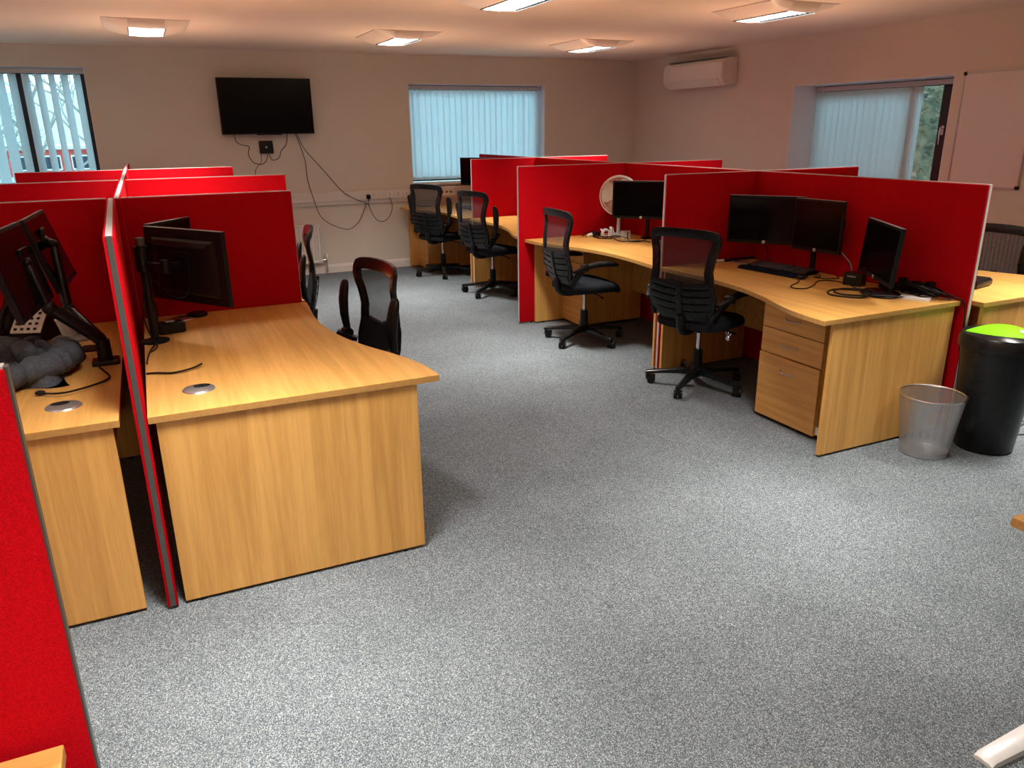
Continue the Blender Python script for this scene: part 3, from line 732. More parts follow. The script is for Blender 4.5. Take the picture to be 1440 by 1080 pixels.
def put_chair(proto, x, y, az, label, zs_=1.0, turn=0):
    o = proto if proto.name not in seen else copy_tree(proto); seen[proto.name] = 1
    o.location = (x, y, 0); o.rotation_euler = (0, 0, -R(az)); o['label'] = label; o.scale = (1, 1, zs_)
    for ch in o.children:
        if ch.name.startswith('base_leg'): turned.append((ch, ch.rotation_euler.z + R(turn)))
put_chair(ch_dn, 3.10, 3.84, 68, 'black mesh chair pulled up to the keyboard desk', 1.0, 10)
put_chair(ch_dn, 3.02, 5.17, 92, 'black mesh chair side on at the fan desk', 1.0, 30)
put_chair(ch_dn, 4.66, 3.17, -96, 'black mesh chair behind the desk with the black box', .955)
put_chair(ch_up, 3.035, 8.46, 62, 'black mesh chair with raised arms at the back window', 1.0, -28)
put_chair(ch_up, 3.125, 7.22, 74, 'black mesh chair with raised arms at the empty third desk', 1.0, 22)
put_chair(ch_up, .71, 3.60, -99, 'black mesh chair with raised arms tucked under the empty wave desk', .975)
put_chair(ch_up, .64, 5.02, -82, 'black mesh chair seen side on behind the paired monitor screen')

for ch, a in turned: ch.rotation_euler.z = a

# ------------------------------------------------------------------ monitors
def monitor(label, a, b, zt, h_, facing, tilt=(0, 0), logo=True, stand=None, group='desk monitors', bez=.014):
    """top edge runs from a to b (xy) at height zt; facing = +1/-1 side the glass looks to (left normal of a->b)"""
    a = Vector((a[0], a[1], zt)); b = Vector((b[0], b[1], zt)); wd = (b - a).length
    ax = (b - a).normalized() * (1 if facing < 0 else -1)          # local +x seen from the front runs left to right
    down = Vector((tilt[0], tilt[1], -h_)).normalized()
    az = -down; ay = az.cross(ax).normalized(); az = ax.cross(ay).normalized()   # ay points away from viewer (behind)
    c = (a + b) / 2 - az * h_
    root = thing('monitor', label, 'monitor', (0, 0, 0), 0, group)
    mw = Matrix((ax, ay, az)).transposed().to_4x4(); mw.translation = c; root.matrix_world = mw
    w2 = wd / 2
    MB().box(-w2, w2, 0, .022, 0, h_).build('housing', MT['blk'], root, bevel=.003)
    MB().box(-w2 + bez, w2 - bez, -.0015, .0005, .022, h_ - bez).build('screen', MT['scr'], root)
    MB().rings([[(-w2 * k, y, h_ * (.5 - .36 * k2)), (w2 * k, y, h_ * (.5 - .36 * k2)), (w2 * k, y, h_ * (.5 + .34 * k2)), (-w2 * k, y, h_ * (.5 + .34 * k2))] for k, k2, y in ((.82, 1.1, .021), (.74, 1, .034), (.62, .8, .044))]).build('rear_cover', MT['blk'], root, bevel=.003)
    MB().box(-w2 + .002, w2 - .002, .001, .021, h_ - .0005, h_ + .0012).build('top_edge', MT['grey'], root)
    if logo:
        lg = MB().lathe([(.0105, 0), (.0105, .0012)], 24).build('logo_disc', MT['alu'], root)
        lg.matrix_local = Matrix.Translation((0, -.0002, .012)) @ Matrix.Rotation(R(90), 4, 'X')
        text_mesh('logo', 'hp', .016, MT['blk'], lg, Matrix.Translation((0, 0.0, .0014)))
    return root, mw
# empty wave desk: pair of monitors in a V on one post
monitor('black monitor with its back to the room, right hand of a pair', (-.019, 3.905), (.278, 3.490), 1.22, .325, +1, logo=False)
monitor('black monitor folded behind its twin against the red screen', (-.016, 3.965), (.180, 4.215), 1.22, .325, -1, logo=False)
# jacket desk
monitor('black monitor over the slate jacket, back to the room', (-.462, 3.56), (-.512, 3.06), 1.30, .31, +1, (.07, .0), logo=False)
monitor('black monitor edge on over the desk phone', (-.456, 3.60), (-.43, 4.08), 1.30, .31, -1, (.09, 0), logo=False)
# keyboard desk
monitor('wide black monitor with round silver badge behind the keyboard', (3.475, 4.085), (3.757, 3.70), 1.19, .305, -1, group='desk monitors')
monitor('square black monitor overlapping the wide one behind the keyboard', (3.668, 3.70), (3.690, 3.335), 1.19, .312, -1)
_, mw3 = monitor('tilted black monitor on its own stand beside the cable pile', (3.70, 3.165), (3.41, 2.705), 1.118, .30, -1, (-.02, .012), logo=True)
monitor('black monitor in front of the white fan', (3.445, 5.475), (3.765, 5.115), 1.21, .298, -1)
monitor('black monitor at the back window, half behind a red screen', (3.27, 8.43), (3.60, 8.05), 1.315, .30, -1)

# stand of the tilted monitor (part of a separate stand thing, monitor rests on it)
st = thing('monitor_stand', 'black swivel stand carrying the tilted monitor', 'monitor stand', (3.585, 2.925, ZT), R(58))
MB().lathe([(.0, .0), (.125, 0), (.13, .006), (.12, .014), (.05, .022), (.0, .024)], 32, cap=False, ell=(1.0, .78)).build('foot', MT['blk2'], st, smooth=True)
MB().box(-.03, .03, -.05, -.028, .015, .26).build('neck', MT['blk'], st, bevel=.006)
MB().box(-.05, .05, -.034, -.012, .20, .30).build('mount', MT['blk'], st, bevel=.004)

def post_arm(label, base, top, targets, foot_r=.06):
    """pole with clamp foot and one two-piece arm to each target (point, elbow)"""
    root = thing('monitor_mount', label, 'monitor mount', base, 0, 'monitor arms'); B = Vector(base)
    MB().lathe([(.0, 0), (foot_r, 0), (foot_r, .008), (foot_r * .5, .016), (.022, .02), (.0, .02)], 24, cap=False).build('clamp_foot', MT['blk2'], root, smooth=True)
    MB().cyl((0, 0, .012), (0, 0, top), .0175, .0175, 16).build('pole', MT['blk'], root, smooth=True)
    MB().lathe([(.019, top - .03), (.0195, top), (.015, top + .004)], 16).build('pole_cap', MT['dgrey'], root, smooth=True)
    for (el, tg, plate) in targets:
        e = Vector(el) - B; t = Vector(tg) - B; z0 = e.z
        m = MB(); m.lathe([(.030, z0 - .026), (.030, z0 + .026)], 18); m.build('collar', MT['blk2'], root, smooth=True)
        ar = MB().bar((0, 0, z0), e, .038, .030).build('lower_arm', MT['blk2'], root, bevel=.006)
        MB().cyl(e - Vector((0, 0, .03)), e + Vector((0, 0, .026)), .019, .019, 16).build('joint', MT['blk'], ar, smooth=True)
        MB().bar(e, t, .034, .026).build('upper_arm', MT['blk'], root, bevel=.006)
        d = Vector(plate).normalized(); s = d.cross(Vector((0, 0, 1))).normalized(); u = s.cross(d)
        MB().obox(t, d, s, u, .006, .055, .055).build('mounting_plate', MT['blk'], root, bevel=.002)
    return root
post_arm('black pole with two arms holding the paired monitors', (-.055, 3.70, ZT), .46,
         [((.03, 3.62, 1.075), (.093, 3.668, 1.07), (.81, .58, 0)), ((-.03, 3.95, 1.13), (.035, 4.117, 1.10), (.79, -.62, 0))])
post_arm('black pole with an arm for the keyboard desk monitors', (3.765, 3.60, ZT), .40,
         [((3.775, 3.70, 1.06), (3.665, 3.925, 1.04), (-.81, -.59, 0)), ((3.785, 3.42, 1.05), (3.735, 3.50, 1.03), (-1, 0, 0))], .045)
post_arm('black pole holding the monitor in front of the fan', (3.76, 5.42, ZT), .40, [((3.78, 5.34, 1.06), (3.655, 5.32, 1.06), (-.75, -.66, 0))], .05)
post_arm('black pole holding the monitor at the back window', (3.70, 8.32, ZT), .50, [((3.66, 8.38, 1.16), (3.49, 8.28, 1.16), (-.75, -.66, 0))], .05)
# gas spring arms of the jacket desk
ga = thing('monitor_mount', 'black gas spring arms clamped beside the desk phone', 'monitor mount', (-.245, 3.42, ZT), 0, 'monitor arms')
B = Vector(ga.location)
MB().box(-.05, .05, -.04, .04, 0, .02).build('clamp_foot', MT['blk2'], ga, bevel=.006)
MB().cyl((0, 0, .018), (0, 0, .10), .028, .026, 18).build('clamp_post', MT['blk'], ga, smooth=True)
def limb(p0, p1, r0, r1, mat='blk2', name='spring_arm'):
    p0 = Vector(p0) - B; p1 = Vector(p1) - B
    a = MB().tube([p0, p0.lerp(p1, .12), p0.lerp(p1, .5), p0.lerp(p1, .88), p1], [r0 * .8, r0, (r0 + r1) / 2, r1, r1 * .75], 12).build(name, MT[mat], ga, smooth=True)
    MB().sphere(p1, r1 * 1.15).build('joint', MT['blk'], a, smooth=True)
    return a
limb((-.245, 3.42, .82), (-.36, 3.60, .93), .027, .024)
limb((-.245, 3.42, .83), (-.40, 3.36, .99), .026, .023)
limb((-.36, 3.60, .93), (-.375, 3.68, 1.19), .020, .017)
limb((-.375, 3.68, 1.19), (-.415, 3.80, 1.19), .020, .020, name='upper_arm')
limb((-.40, 3.36, .99), (-.445, 3.40, 1.16), .020, .017)
for (c, d) in (((-.452, 3.40, 1.16), (1, -.1, 0)), ((-.418, 3.80, 1.19), (1, .05, 0))):
    d = Vector(d).normalized(); s = d.cross(Vector((0, 0, 1))).normalized()
    MB().obox(Vector(c) - B, d, s, (0, 0, 1), .006, .055, .055).build('mounting_plate', MT['blk'], ga, bevel=.002)

# ------------------------------------------------------------------ things on the empty wave desk and the jacket desk
cable('microphone_boom', 'black headset boom lying on the empty wave desk', [(-.098, 3.175, ZT + .004), (-.062, 3.161, ZT + .006), (-.012, 3.135, ZT + .006), (.028, 3.135, ZT + .008), (.071, 3.155, ZT + .010), (.105, 3.192, ZT + .012)], .004, cat='microphone')
cable('microphone_boom', 'black headset boom looping beside the slate jacket', [(-.267, 3.35, ZT + .006), (-.244, 3.274, ZT + .004), (-.227, 3.204, ZT + .004), (-.24, 3.151, ZT + .005), (-.281, 3.096, ZT + .008), (-.32, 3.052, ZT + .012), (-.357, 3.027, ZT + .014), (-.395, 3.029, ZT + .014), (-.418, 3.048, ZT + .012), (-.435, 3.062, ZT + .010)], .0038, cat='microphone')
o = MB().sphere((0, 0, 0), .011, sc_=(1.6, 1, .8)).build('microphone_foam', MT['blk'], None, smooth=True); o.location = (-.446, 3.072, ZT + .012)
tag(o, 'black foam tip of the boom on the jacket desk', 'microphone')
pb = thing('power_adapter', 'black power adapter block behind the pole of the paired monitors', 'adapter', (.015, 3.855, ZT), R(15))
MB().box(-.06, .06, -.04, .04, 0, .05).build('case', MT['blk'], pb, bevel=.01)
MB().box(-.02, .02, -.01, .015, .05, .053).build('rating_label', MT['lgrey'], pb)
for i, pts in enumerate([[(-.05, 3.68, 1.06), (-.07, 3.64, .96), (-.085, 3.63, .86), (-.07, 3.62, .78), (-.05, 3.58, ZT + .006), (-.08, 3.50, ZT + .005)],
                         [(-.03, 3.70, 1.02), (.01, 3.66, .97), (.06, 3.64, .93), (.10, 3.64, .94), (.115, 3.64, .98)],
                         [(-.06, 3.71, .95), (-.03, 3.73, .88), (-.035, 3.76, .80), (.0, 3.81, .772), (.015, 3.82, .786)],
                         [(-.05, 3.62, ZT + .012), (-.075, 3.55, ZT + .006), (-.09, 3.42, ZT + .005), (-.095, 3.32, ZT + .005)]]):
    cable('monitor_cable', ['black lead hanging down the pole of the paired monitors', 'black lead slung from the pole to the paired monitor back', 'thin lead from the pole into the adapter block', 'black lead lying along the desk edge towards the pole'][i], pts, .0032, 'leads on the empty wave desk')
tr = thing('cable_tray_disc', 'flat black puck beside the grommet of the empty wave desk', 'puck', (.15, 4.165, ZT))
MB().lathe([(.0, 0), (.05, 0), (.052, .008), (.045, .016), (0, .018)], 24, cap=False).build('body', MT['blk'], tr, smooth=True)
# desk phone
ph = thing('desk_phone', 'black desk phone with pale keypad propped behind the jacket', 'phone', (-.575, 4.02, ZT), R(-20))
tl = R(38)
def slab(x0, x1, l0, l1, n0, n1):     # slab on the sloping face
    out = MB(); ay = Vector((0, math.cos(tl), math.sin(tl))); an_ = Vector((0, -math.sin(tl), math.cos(tl)))
    c = Vector(((x0 + x1) / 2, -.09, .036)) + ay * (l0 + l1) / 2 + an_ * (n0 + n1) / 2
    return out.obox(c, (1, 0, 0), ay, an_, (x1 - x0) / 2, (l1 - l0) / 2, (n1 - n0) / 2)
MB().rings([[(x, -.10, 0), (x, .10, 0), (x, .085, .15), (x, .06, .155), (x, -.10, .03)] for x in (-.10, .10)]).build('body', MT['blk'], ph, bevel=.005)
slab(-.035, .095, .01, .21, .006, .014).build('keypad_plate', MT['paper'], ph, bevel=.002)
slab(-.022, .035, .155, .195, .014, .017).build('display', MT['grey'], ph)
for r_ in range(4):
    for c_ in range(4): slab(-.022 + c_ * .028, -.009 + c_ * .028, .022 + r_ * .03, .034 + r_ * .03, .014, .018).build('key', MT['blk2'], ph, bevel=.001)
hs = MB(); hs.tube([Vector((-.072, -.09, .036)) + Vector((0, math.cos(tl), math.sin(tl))) * t + Vector((0, -math.sin(tl), math.cos(tl))) * n_ for t, n_ in ((.0, .018), (.03, .032), (.06, .04), (.15, .04), (.18, .032), (.215, .018))], [.018, .024, .017, .017, .024, .018], 12)
hs.build('handset', MT['blk2'], ph, smooth=True)
# headset dock
dc = thing('headset_dock', 'grey headset charging dock beside the desk phone', 'headset dock', (-.385, 3.925, ZT))
MB().lathe([(0, 0), (.085, 0), (.088, .008), (.075, .018), (.02, .022), (0, .022)], 30, cap=False, ell=(1.1, .8)).build('base', MT['grey'], dc, smooth=True)
MB().tube([(-.02, 0, .018), (-.03, .0, .06), (-.045, .0, .10)], [.030, .030, .026], 18).build('cradle', MT['lgrey'], dc, smooth=True)
MB().tube([(-.045 + .024 * math.cos(q), .024 * math.sin(q), .102 + .006 * math.cos(q)) for q in [i * 2 * PI / 20 for i in range(20)]], .004, 6, closed=True).build('rim', MT['white'], dc, smooth=True)
MB().sphere((.035, .0, .03), .022, sc_=(1.3, 1, .7)).build('earpiece', MT['grey'], dc, smooth=True)
pk = thing('paper_pad', 'black flat mat under the gas spring arms', 'mat', (-.315, 3.70, ZT))
MB().prism([(-.05, -.05), (.06, -.06), (.07, .04), (-.03, .055)], .0005, .006).build('mat', MT['blk'], pk)
# slate puffer jacket: quilted heap with a sleeve
from mathutils import noise
jk = thing('jacket', 'slate grey puffer jacket heaped on the desk', 'jacket', (-.555, 3.44, ZT))
m = MB(); NU, NV = 80, 80; vv = []; ff = []
for i in range(NU):
    for j in range(NV):
        u = i / (NU - 1) * 2 - 1; v = j / (NV - 1) * 2 - 1
        x = .20 * u + .03 * math.sin(3 * v); y = .26 * v + .03 * math.cos(4 * u)
        q = max(abs(u), abs(v)); rr = (abs(u) ** 4 + abs(v) ** 4) ** .25
        fall = max(0, 1 - rr ** 5) ** .5
        n1 = noise.noise(Vector((x * 6 + y * 5, y * 9 - x * 5, 3.1))); n2 = noise.noise(Vector((x * 17 - y * 6, y * 13 + x * 9, 7.7))); n3 = noise.noise(Vector((x * 36, y * 30, 1.7)))
        z = fall * (.026 + .075 * min(1, abs(n1) * 2.2) ** .5 + .036 * min(1, abs(n2) * 2.4) ** .6 + .010 * abs(n3)) * (1.0 - .25 * u) * (.92 - .22 * v)
        vv.append((x, y, max(0.001, z)))
for i in range(NU - 1):
    for j in range(NV - 1): a = i * NV + j; ff.append((a, a + 1, a + NV + 1, a + NV))
o = len(vv)
m.add(vv, ff)
ring = [i * NV for i in range(NU)] + [(NU - 1) * NV + j for j in range(1, NV)] + [i * NV + NV - 1 for i in range(NU - 2, -1, -1)] + [j for j in range(NV - 2, 0, -1)]
m.f.append(tuple(ring)); m.mi.append(0)
m.build('body', MT['jacket'], jk, smooth=True)
def sleeve(pts, rad, mat, nm):
    P = smooth_pts(pts, 14); n = len(P); q_ = MB()
    rr = [rad * (.74 + .34 * abs(math.sin(i * .21 + .4)) ** .45) * (.75 if i in (0, n - 1) else 1) for i in range(n)]
    q_.tube(P, rr, 28); out = []
    for k, v in enumerate(q_.v):
        c = P[k // 28]; d = Vector(v) - c
        f = noise.noise(Vector((v[0] * 20 + v[1] * 8, v[1] * 17, v[2] * 12 + 5))); g_ = noise.noise(Vector((v[0] * 11, v[1] * 14, v[2] * 10)))
        d *= .88 + .20 * min(1, abs(f) * 2.4) ** .7 + .16 * g_
        p = c + d; out.append((p.x, p.y, max(.002, .015 + (p.z - .015) * .92)))
    q_.v = out
    q_.build(nm, MT[mat], jk, smooth=True)
sleeve([(-.16, -.235, .058), (-.06, -.262, .060), (.05, -.25, .064), (.15, -.17, .068), (.185, -.05, .070), (.16, .06, .070)], .050, 'jacket', 'sleeve')
sleeve([(-.17, .10, .115), (-.06, .02, .125), (.03, -.08, .125), (.07, -.17, .105)], .036, 'jacket', 'hood')
sleeve([(-.20, .03, .120), (-.11, -.05, .130), (-.04, -.13, .122)], .022, 'jackd', 'lining')
sleeve([(-.20, -.245, .036), (-.165, -.235, .040), (-.13, -.236, .046)], .034, 'jackd', 'cuff')

# ------------------------------------------------------------------ things on the keyboard desk
kb = thing('keyboard', 'black keyboard with padded wrist rest', 'keyboard', (3.630, 3.735, ZT), R(-90 + 6))
# local: x along the keys, y away from the sitter
MB().rings([[(x, -.07, .002), (x, .075, .002), (x, .075, .026), (x, .06, .028), (x, -.07, .014)] for x in (-.225, .225)]).build('case', MT['blk2'], kb, bevel=.002)
key = MB().box(-.0085, .0085, -.0085, .0085, 0, .008).mesh('key', MT['keycap'], bevel=.0015, bseg=1)
sp = MB().box(-.055, .055, -.0085, .0085, 0, .008).mesh('space_bar', MT['keycap'], bevel=.0015, bseg=1)
for r_ in range(6):
    y = -.056 + r_ * .0215; z = .0155 + (y + .07) * .105
    xs_ = [-.212 + c_ * .0195 for c_ in range(15)] + [.09 + c_ * .0195 for c_ in range(3)] + [.156 + c_ * .0195 for c_ in range(4)]
    for c_, x in enumerate(xs_):
        if r_ == 0 and 4 <= c_ <= 9: continue
        k = bpy.data.objects.new('key', key); COL.objects.link(k); k.parent = kb; k.location = (x, y, z); k.rotation_euler = (R(6), 0, 0)
k = bpy.data.objects.new('space_bar', sp); COL.objects.link(k); k.parent = kb; k.location = (-.085, -.056, .0155 + .0015); k.rotation_euler = (R(6), 0, 0)
MB().rings([[(x, -.145, .001), (x, -.072, .001), (x, -.072, .016), (x, -.09, .021), (x, -.125, .019), (x, -.143, .009)] for x in (-.228, -.215, .215, .228)]).build('wrist_rest', fabric('navy_wrist_pad', (.008, .010, .022), 300), kb, bevel=.003, smooth=True)
ms = thing('mouse', 'black computer mouse with its lead looping in front', 'mouse', (3.545, 3.46, ZT), R(-70))
MB().sphere((0, 0, .0165), .034, 20, 10, (.88, 1.65, .50)).build('body', MT['blk2'], ms, smooth=True)
MB().cyl((-.004, .032, .031), (.004, .032, .031), .007, .007, 12).build('scroll_wheel', MT['dgrey'], ms)
zc = ZT + .004
cable('mouse_cable', 'black lead snaking across the desk from the mouse', [(3.475, 3.41, zc), (3.40, 3.36, zc), (3.313, 3.312, zc), (3.289, 3.254, zc), (3.349, 3.222, zc), (3.462, 3.28, zc), (3.562, 3.351, zc), (3.634, 3.338, zc), (3.655, 3.25, zc), (3.61, 3.13, zc), (3.55, 3.02, zc)], .0034)
cable('coiled_cable', 'thick black lead coiled in front of the tilted monitor', [(3.60, 2.99, zc), (3.53, 3.08, zc), (3.46, 3.125, zc), (3.37, 3.09, zc), (3.325, 3.02, zc), (3.36, 2.94, zc), (3.42, 2.885, zc + .004), (3.50, 2.90, zc + .022), (3.55, 3.0, zc + .012), (3.48, 3.085, zc + .009), (3.39, 3.065, zc + .009), (3.35, 2.99, zc + .009), (3.40, 2.92, zc + .009), (3.48, 2.86, zc + .011), (3.60, 2.78, zc + .006)], .005)
cable('keyboard_cable', 'thin black lead curving behind the keyboard', [(3.73, 3.52, zc), (3.69, 3.45, zc), (3.64, 3.46, zc), (3.66, 3.39, zc), (3.74, 3.36, zc), (3.79, 3.42, zc)], .003)
mk = thing('marker_pen', 'dark marker pen with white barrel lying by the red screen', 'pen', (3.53, 4.19, ZT + .0095), R(-12))
MB().tube([(-.065, 0, 0), (.02, 0, 0)], .009, 14).build('barrel', MT['paper'], mk, smooth=True)
MB().tube([(.02, 0, 0), (.07, 0, 0), (.078, 0, 0)], [.0092, .0092, .006], 14).build('cap', MT['blk'], mk, smooth=True)
MB().cyl((-.075, 0, 0), (-.065, 0, 0), .0078, .009, 14).build('end_plug', MT['blk'], mk, smooth=True)
o = MB().box(-.20, .20, -.016, .016, 0, .012).build('cable_cover', MT['blk'], None, bevel=.003); o.location = (3.655, 4.205, ZT + .0005); o.rotation_euler = (0, 0, R(-2)); tag(o, 'flat black strip lying along the screen behind the keyboard', 'strip')
pp = thing('paper_sheet', 'folded white paper under the cables', 'paper', (3.655, 2.762, ZT), R(-58))
MB().prism([(-.075, -.05), (.075, -.055), (.078, .05), (-.072, .055)], .0006, .003).build('sheet', MT['paper'], pp)
MB().prism([(-.07, -.045), (.07, -.05), (.073, .045), (-.068, .05)], .0032, .012).build('folded_sheet', MT['paper'], pp)
ps = thing('power_strip', 'black extension block with a tangle of leads by the red screen', 'extension lead', (3.775, 2.90, ZT), R(-84))
MB().box(-.17, .17, -.024, .024, 0, .038).build('case', MT['blk'], ps, bevel=.006)
for i in range(4): MB().box(-.14 + i * .08, -.10 + i * .08, -.02, .02, .038, .066 + .01 * (i % 2)).build('plug', MT['blk2'], ps, bevel=.006)
for i in range(5):
    pts = []; cx, cy = 3.74, 2.80
    for k in range(9):
        a = k * 1.15 + i * 1.3; rr = .05 + .045 * random.random()
        pts.append((cx + rr * math.cos(a) * .75 + .01 * i - .03, cy + rr * 1.7 * math.sin(a) + .02 * k - .09, ZT + .012 + .055 * random.random() * (1 if 0 < k < 8 else 0)))
    pts = [(min(max(x, 3.62), 3.806), max(y, 2.63), z) for x, y, z in pts]
    cable('tangled_cable', 'black lead in the tangle beside the tilted monitor', pts, .0036, 'tangled leads beside the tilted monitor', k=4)
cable('trailing_cable', 'black lead hanging over the desk end beside the bin', [(3.74, 2.78, ZT + .05), (3.78, 2.70, ZT + .035), (3.80, 2.63, ZT + .014), (3.812, 2.60, ZT + .004), (3.816, 2.585, ZT - .03), (3.818, 2.575, .64), (3.812, 2.57, .55), (3.80, 2.565, .47)], .004)
mb_ = thing('docking_station', 'black upright dock behind the tilted monitor', 'dock', (3.665, 3.175, ZT), R(-75))
MB().box(-.055, .055, -.032, .032, 0, .075).build('case', MT['blk2'], mb_, bevel=.005)
MB().box(-.03, .02, -.034, -.031, .05, .058).build('status_strip', MT['grey'], mb_)
for i, pts in enumerate([[(3.76, 3.60, 1.08), (3.785, 3.50, 1.0), (3.79, 3.42, .90), (3.76, 3.32, .84), (3.70, 3.24, .80)], [(3.72, 3.40, .93), (3.735, 3.34, .88), (3.72, 3.27, .84), (3.66, 3.20, .812)],
                         [(3.66, 3.17, .81), (3.62, 3.10, .84), (3.60, 3.04, .86), (3.57, 2.98, .88)], [(3.70, 3.99, .90), (3.72, 3.96, .82), (3.71, 3.93, .76), (3.74, 3.88, ZT + .005), (3.78, 3.80, ZT + .004)]]):
    cable('hanging_cable', ['black lead drooping from the pole to the upright dock', 'grey lead dropping beside the square monitor', 'short lead from the dock up to the tilted monitor', 'thin lead hanging below the wide monitor'][i], pts, .0032, mat='grey' if i == 1 else 'blk')
# black box on the desk beyond the screen
bb = thing('mini_computer', 'small black box computer with rounded lid', 'computer', (4.225, 2.86, ZT), R(12))
MB().box(-.10, .10, -.085, .085, .004, .042).build('case', MT['blk2'], bb, bevel=.012, smooth=True)
MB().box(-.09, .09, -.075, .075, .042, .047).build('lid', MT['blk'], bb, bevel=.002)
MB().box(.10, .125, -.03, -.015, .012, .024).build('adapter_jack', MT['blk'], bb, bevel=.002)
for x in (-.08, .08):
    for y in (-.065, .065): MB().cyl((x, y, 0), (x, y, .006), .008, .008, 8).build('rubber_foot', MT['blk'], bb)

# ------------------------------------------------------------------ white desk fan and its neighbours
fn = thing('desk_fan', 'white round desk fan half hidden behind a monitor', 'fan', (3.63, 5.66, ZT), R(-40))
FZ = .34
MB().lathe([(0, 0), (.085, 0), (.09, .01), (.07, .022), (.03, .03), (0, .032)], 28, cap=False).build('base', MT['lgrey'], fn, smooth=True)
MB().cyl((0, .0, .03), (0, .02, FZ - .04), .017, .014, 14).build('stem', MT['lgrey'], fn, smooth=True)
MB().tube([(0, .10, FZ), (0, .06, FZ), (0, .02, FZ)], [.03, .045, .045], 16).build('motor', MT['white'], fn, smooth=True)
cage = MB(); RF = .165
for y, rr in ((-.045, RF * .96), (-.005, RF), (.04, RF * .93)):
    cage.tube([(rr * math.cos(q), y, FZ + rr * math.sin(q)) for q in [i * 2 * PI / 40 for i in range(40)]], .0045, 6, closed=True)
for i in range(64):
    q = i * 2 * PI / 64; c, s = math.cos(q), math.sin(q)
    cage.tube([(.03 * c, -.07, FZ + .03 * s), (.10 * c, -.068, FZ + .10 * s), (RF * .96 * c, -.045, FZ + RF * .96 * s), (RF * c, -.005, FZ + RF * s), (RF * .93 * c, .04, FZ + RF * .93 * s), (.05 * c, .06, FZ + .05 * s)], .0019, 4)
cage.lathe([(.0, 0), (.03, 0), (.03, .006), (0, .006)], 18, (0, 0, 0), cap=False)
cg = cage.build('guard', MT['white'], fn)
bl = MB(); vv = []
for i in range(8):
    for j in range(9):
        rr = .03 + .115 * i / 7; a = (-.5 + j / 8) * (1.25 + .25 * math.sin(PI * i / 7))
        vv.append((rr * math.sin(a), .018 * (j / 8 - .5) - .02, rr * math.cos(a)))
vv2 = [(x, y + .003, z) for x, y, z in vv]
ff = [(i * 9 + j, i * 9 + j + 1, i * 9 + j + 10, i * 9 + j + 9) for i in range(7) for j in range(8)]
bl.add(vv, ff); bl.add(vv2, ff); bme = bl.mesh('blade', MT['white'], smooth=True)
for i in range(3):
    o = bpy.data.objects.new('blade', bme); COL.objects.link(o); o.parent = fn; o.location = (0, 0, FZ); o.rotation_euler = (0, R(120 * i + 45), 0)
MB().cyl((0, -.03, FZ), (0, .02, FZ), .03, .03, 18).build('hub', MT['white'], fn, smooth=True)
kt = thing('cable_bundle_reel', 'bundle of grey coiled leads at the foot of the fan', 'cable coil', (3.50, 5.60, ZT))
for i, (x, y, z, ry, rz) in enumerate(((-.03, 0, .045, 70, 10), (.025, -.01, .06, 65, 45), (.0, .03, .035, 50, -20), (-.05, .03, .04, 80, 60))):
    c = MB().tube([(.034 * math.cos(q), .034 * math.sin(q), .004 * math.sin(3 * q)) for q in [k * 2 * PI / 24 for k in range(24)]], .007, 7, closed=True).build('coil', MT['lgrey'], kt, smooth=True)
    c.location = (x, y, z); c.rotation_euler = (R(ry), 0, R(rz))
pw = thing('power_adapter', 'black and white power adapter beside the fan', 'adapter', (3.46, 5.77, ZT), R(25))
MB().box(-.05, .05, -.03, .03, 0, .035).build('case', MT['blk'], pw, bevel=.008)
MB().cyl((-.05, 0, .018), (-.10, .0, .018), .016, .012, 12).build('white_plug', MT['paper'], pw, smooth=True)
wp = thing('webcam_box', 'small white box with a dark stripe beside the fan', 'box', (3.60, 5.50, ZT), R(-30))
MB().box(-.04, .04, -.03, .03, 0, .065).build('case', MT['lgrey'], wp, bevel=.006)
MB().box(.012, .02, -.0315, -.028, .005, .06).build('stripe', MT['blk'], wp)
for i, pts in enumerate([[(3.36, 5.80, zc), (3.42, 5.86, zc + .01), (3.50, 5.82, zc + .03), (3.45, 5.70, zc + .01), (3.40, 5.62, zc), (3.47, 5.54, zc), (3.55, 5.50, zc + .02)],
                         [(3.46, 5.60, zc), (3.50, 5.47, zc + .03), (3.56, 5.40, zc + .01), (3.52, 5.33, zc), (3.60, 5.28, zc), (3.70, 5.35, zc)],
                         [(3.40, 5.68, zc), (3.45, 5.52, zc + .02), (3.47, 5.38, zc), (3.56, 5.27, zc + .01), (3.66, 5.22, zc)]]):
    cable('fan_cable', ['black lead coiled round the foot of the fan', 'black lead looping from the fan towards the chair', 'black lead trailing along the fan desk'][i], pts, .004, 'leads beside the fan')
# laptop dock on the last desk
kd = thing('keyboard', 'black keyboard on the desk at the back window', 'keyboard', (3.42, 8.55, ZT), R(-85))
MB().box(-.21, .21, -.065, .065, .002, .022).build('case', MT['blk'], kd, bevel=.004)

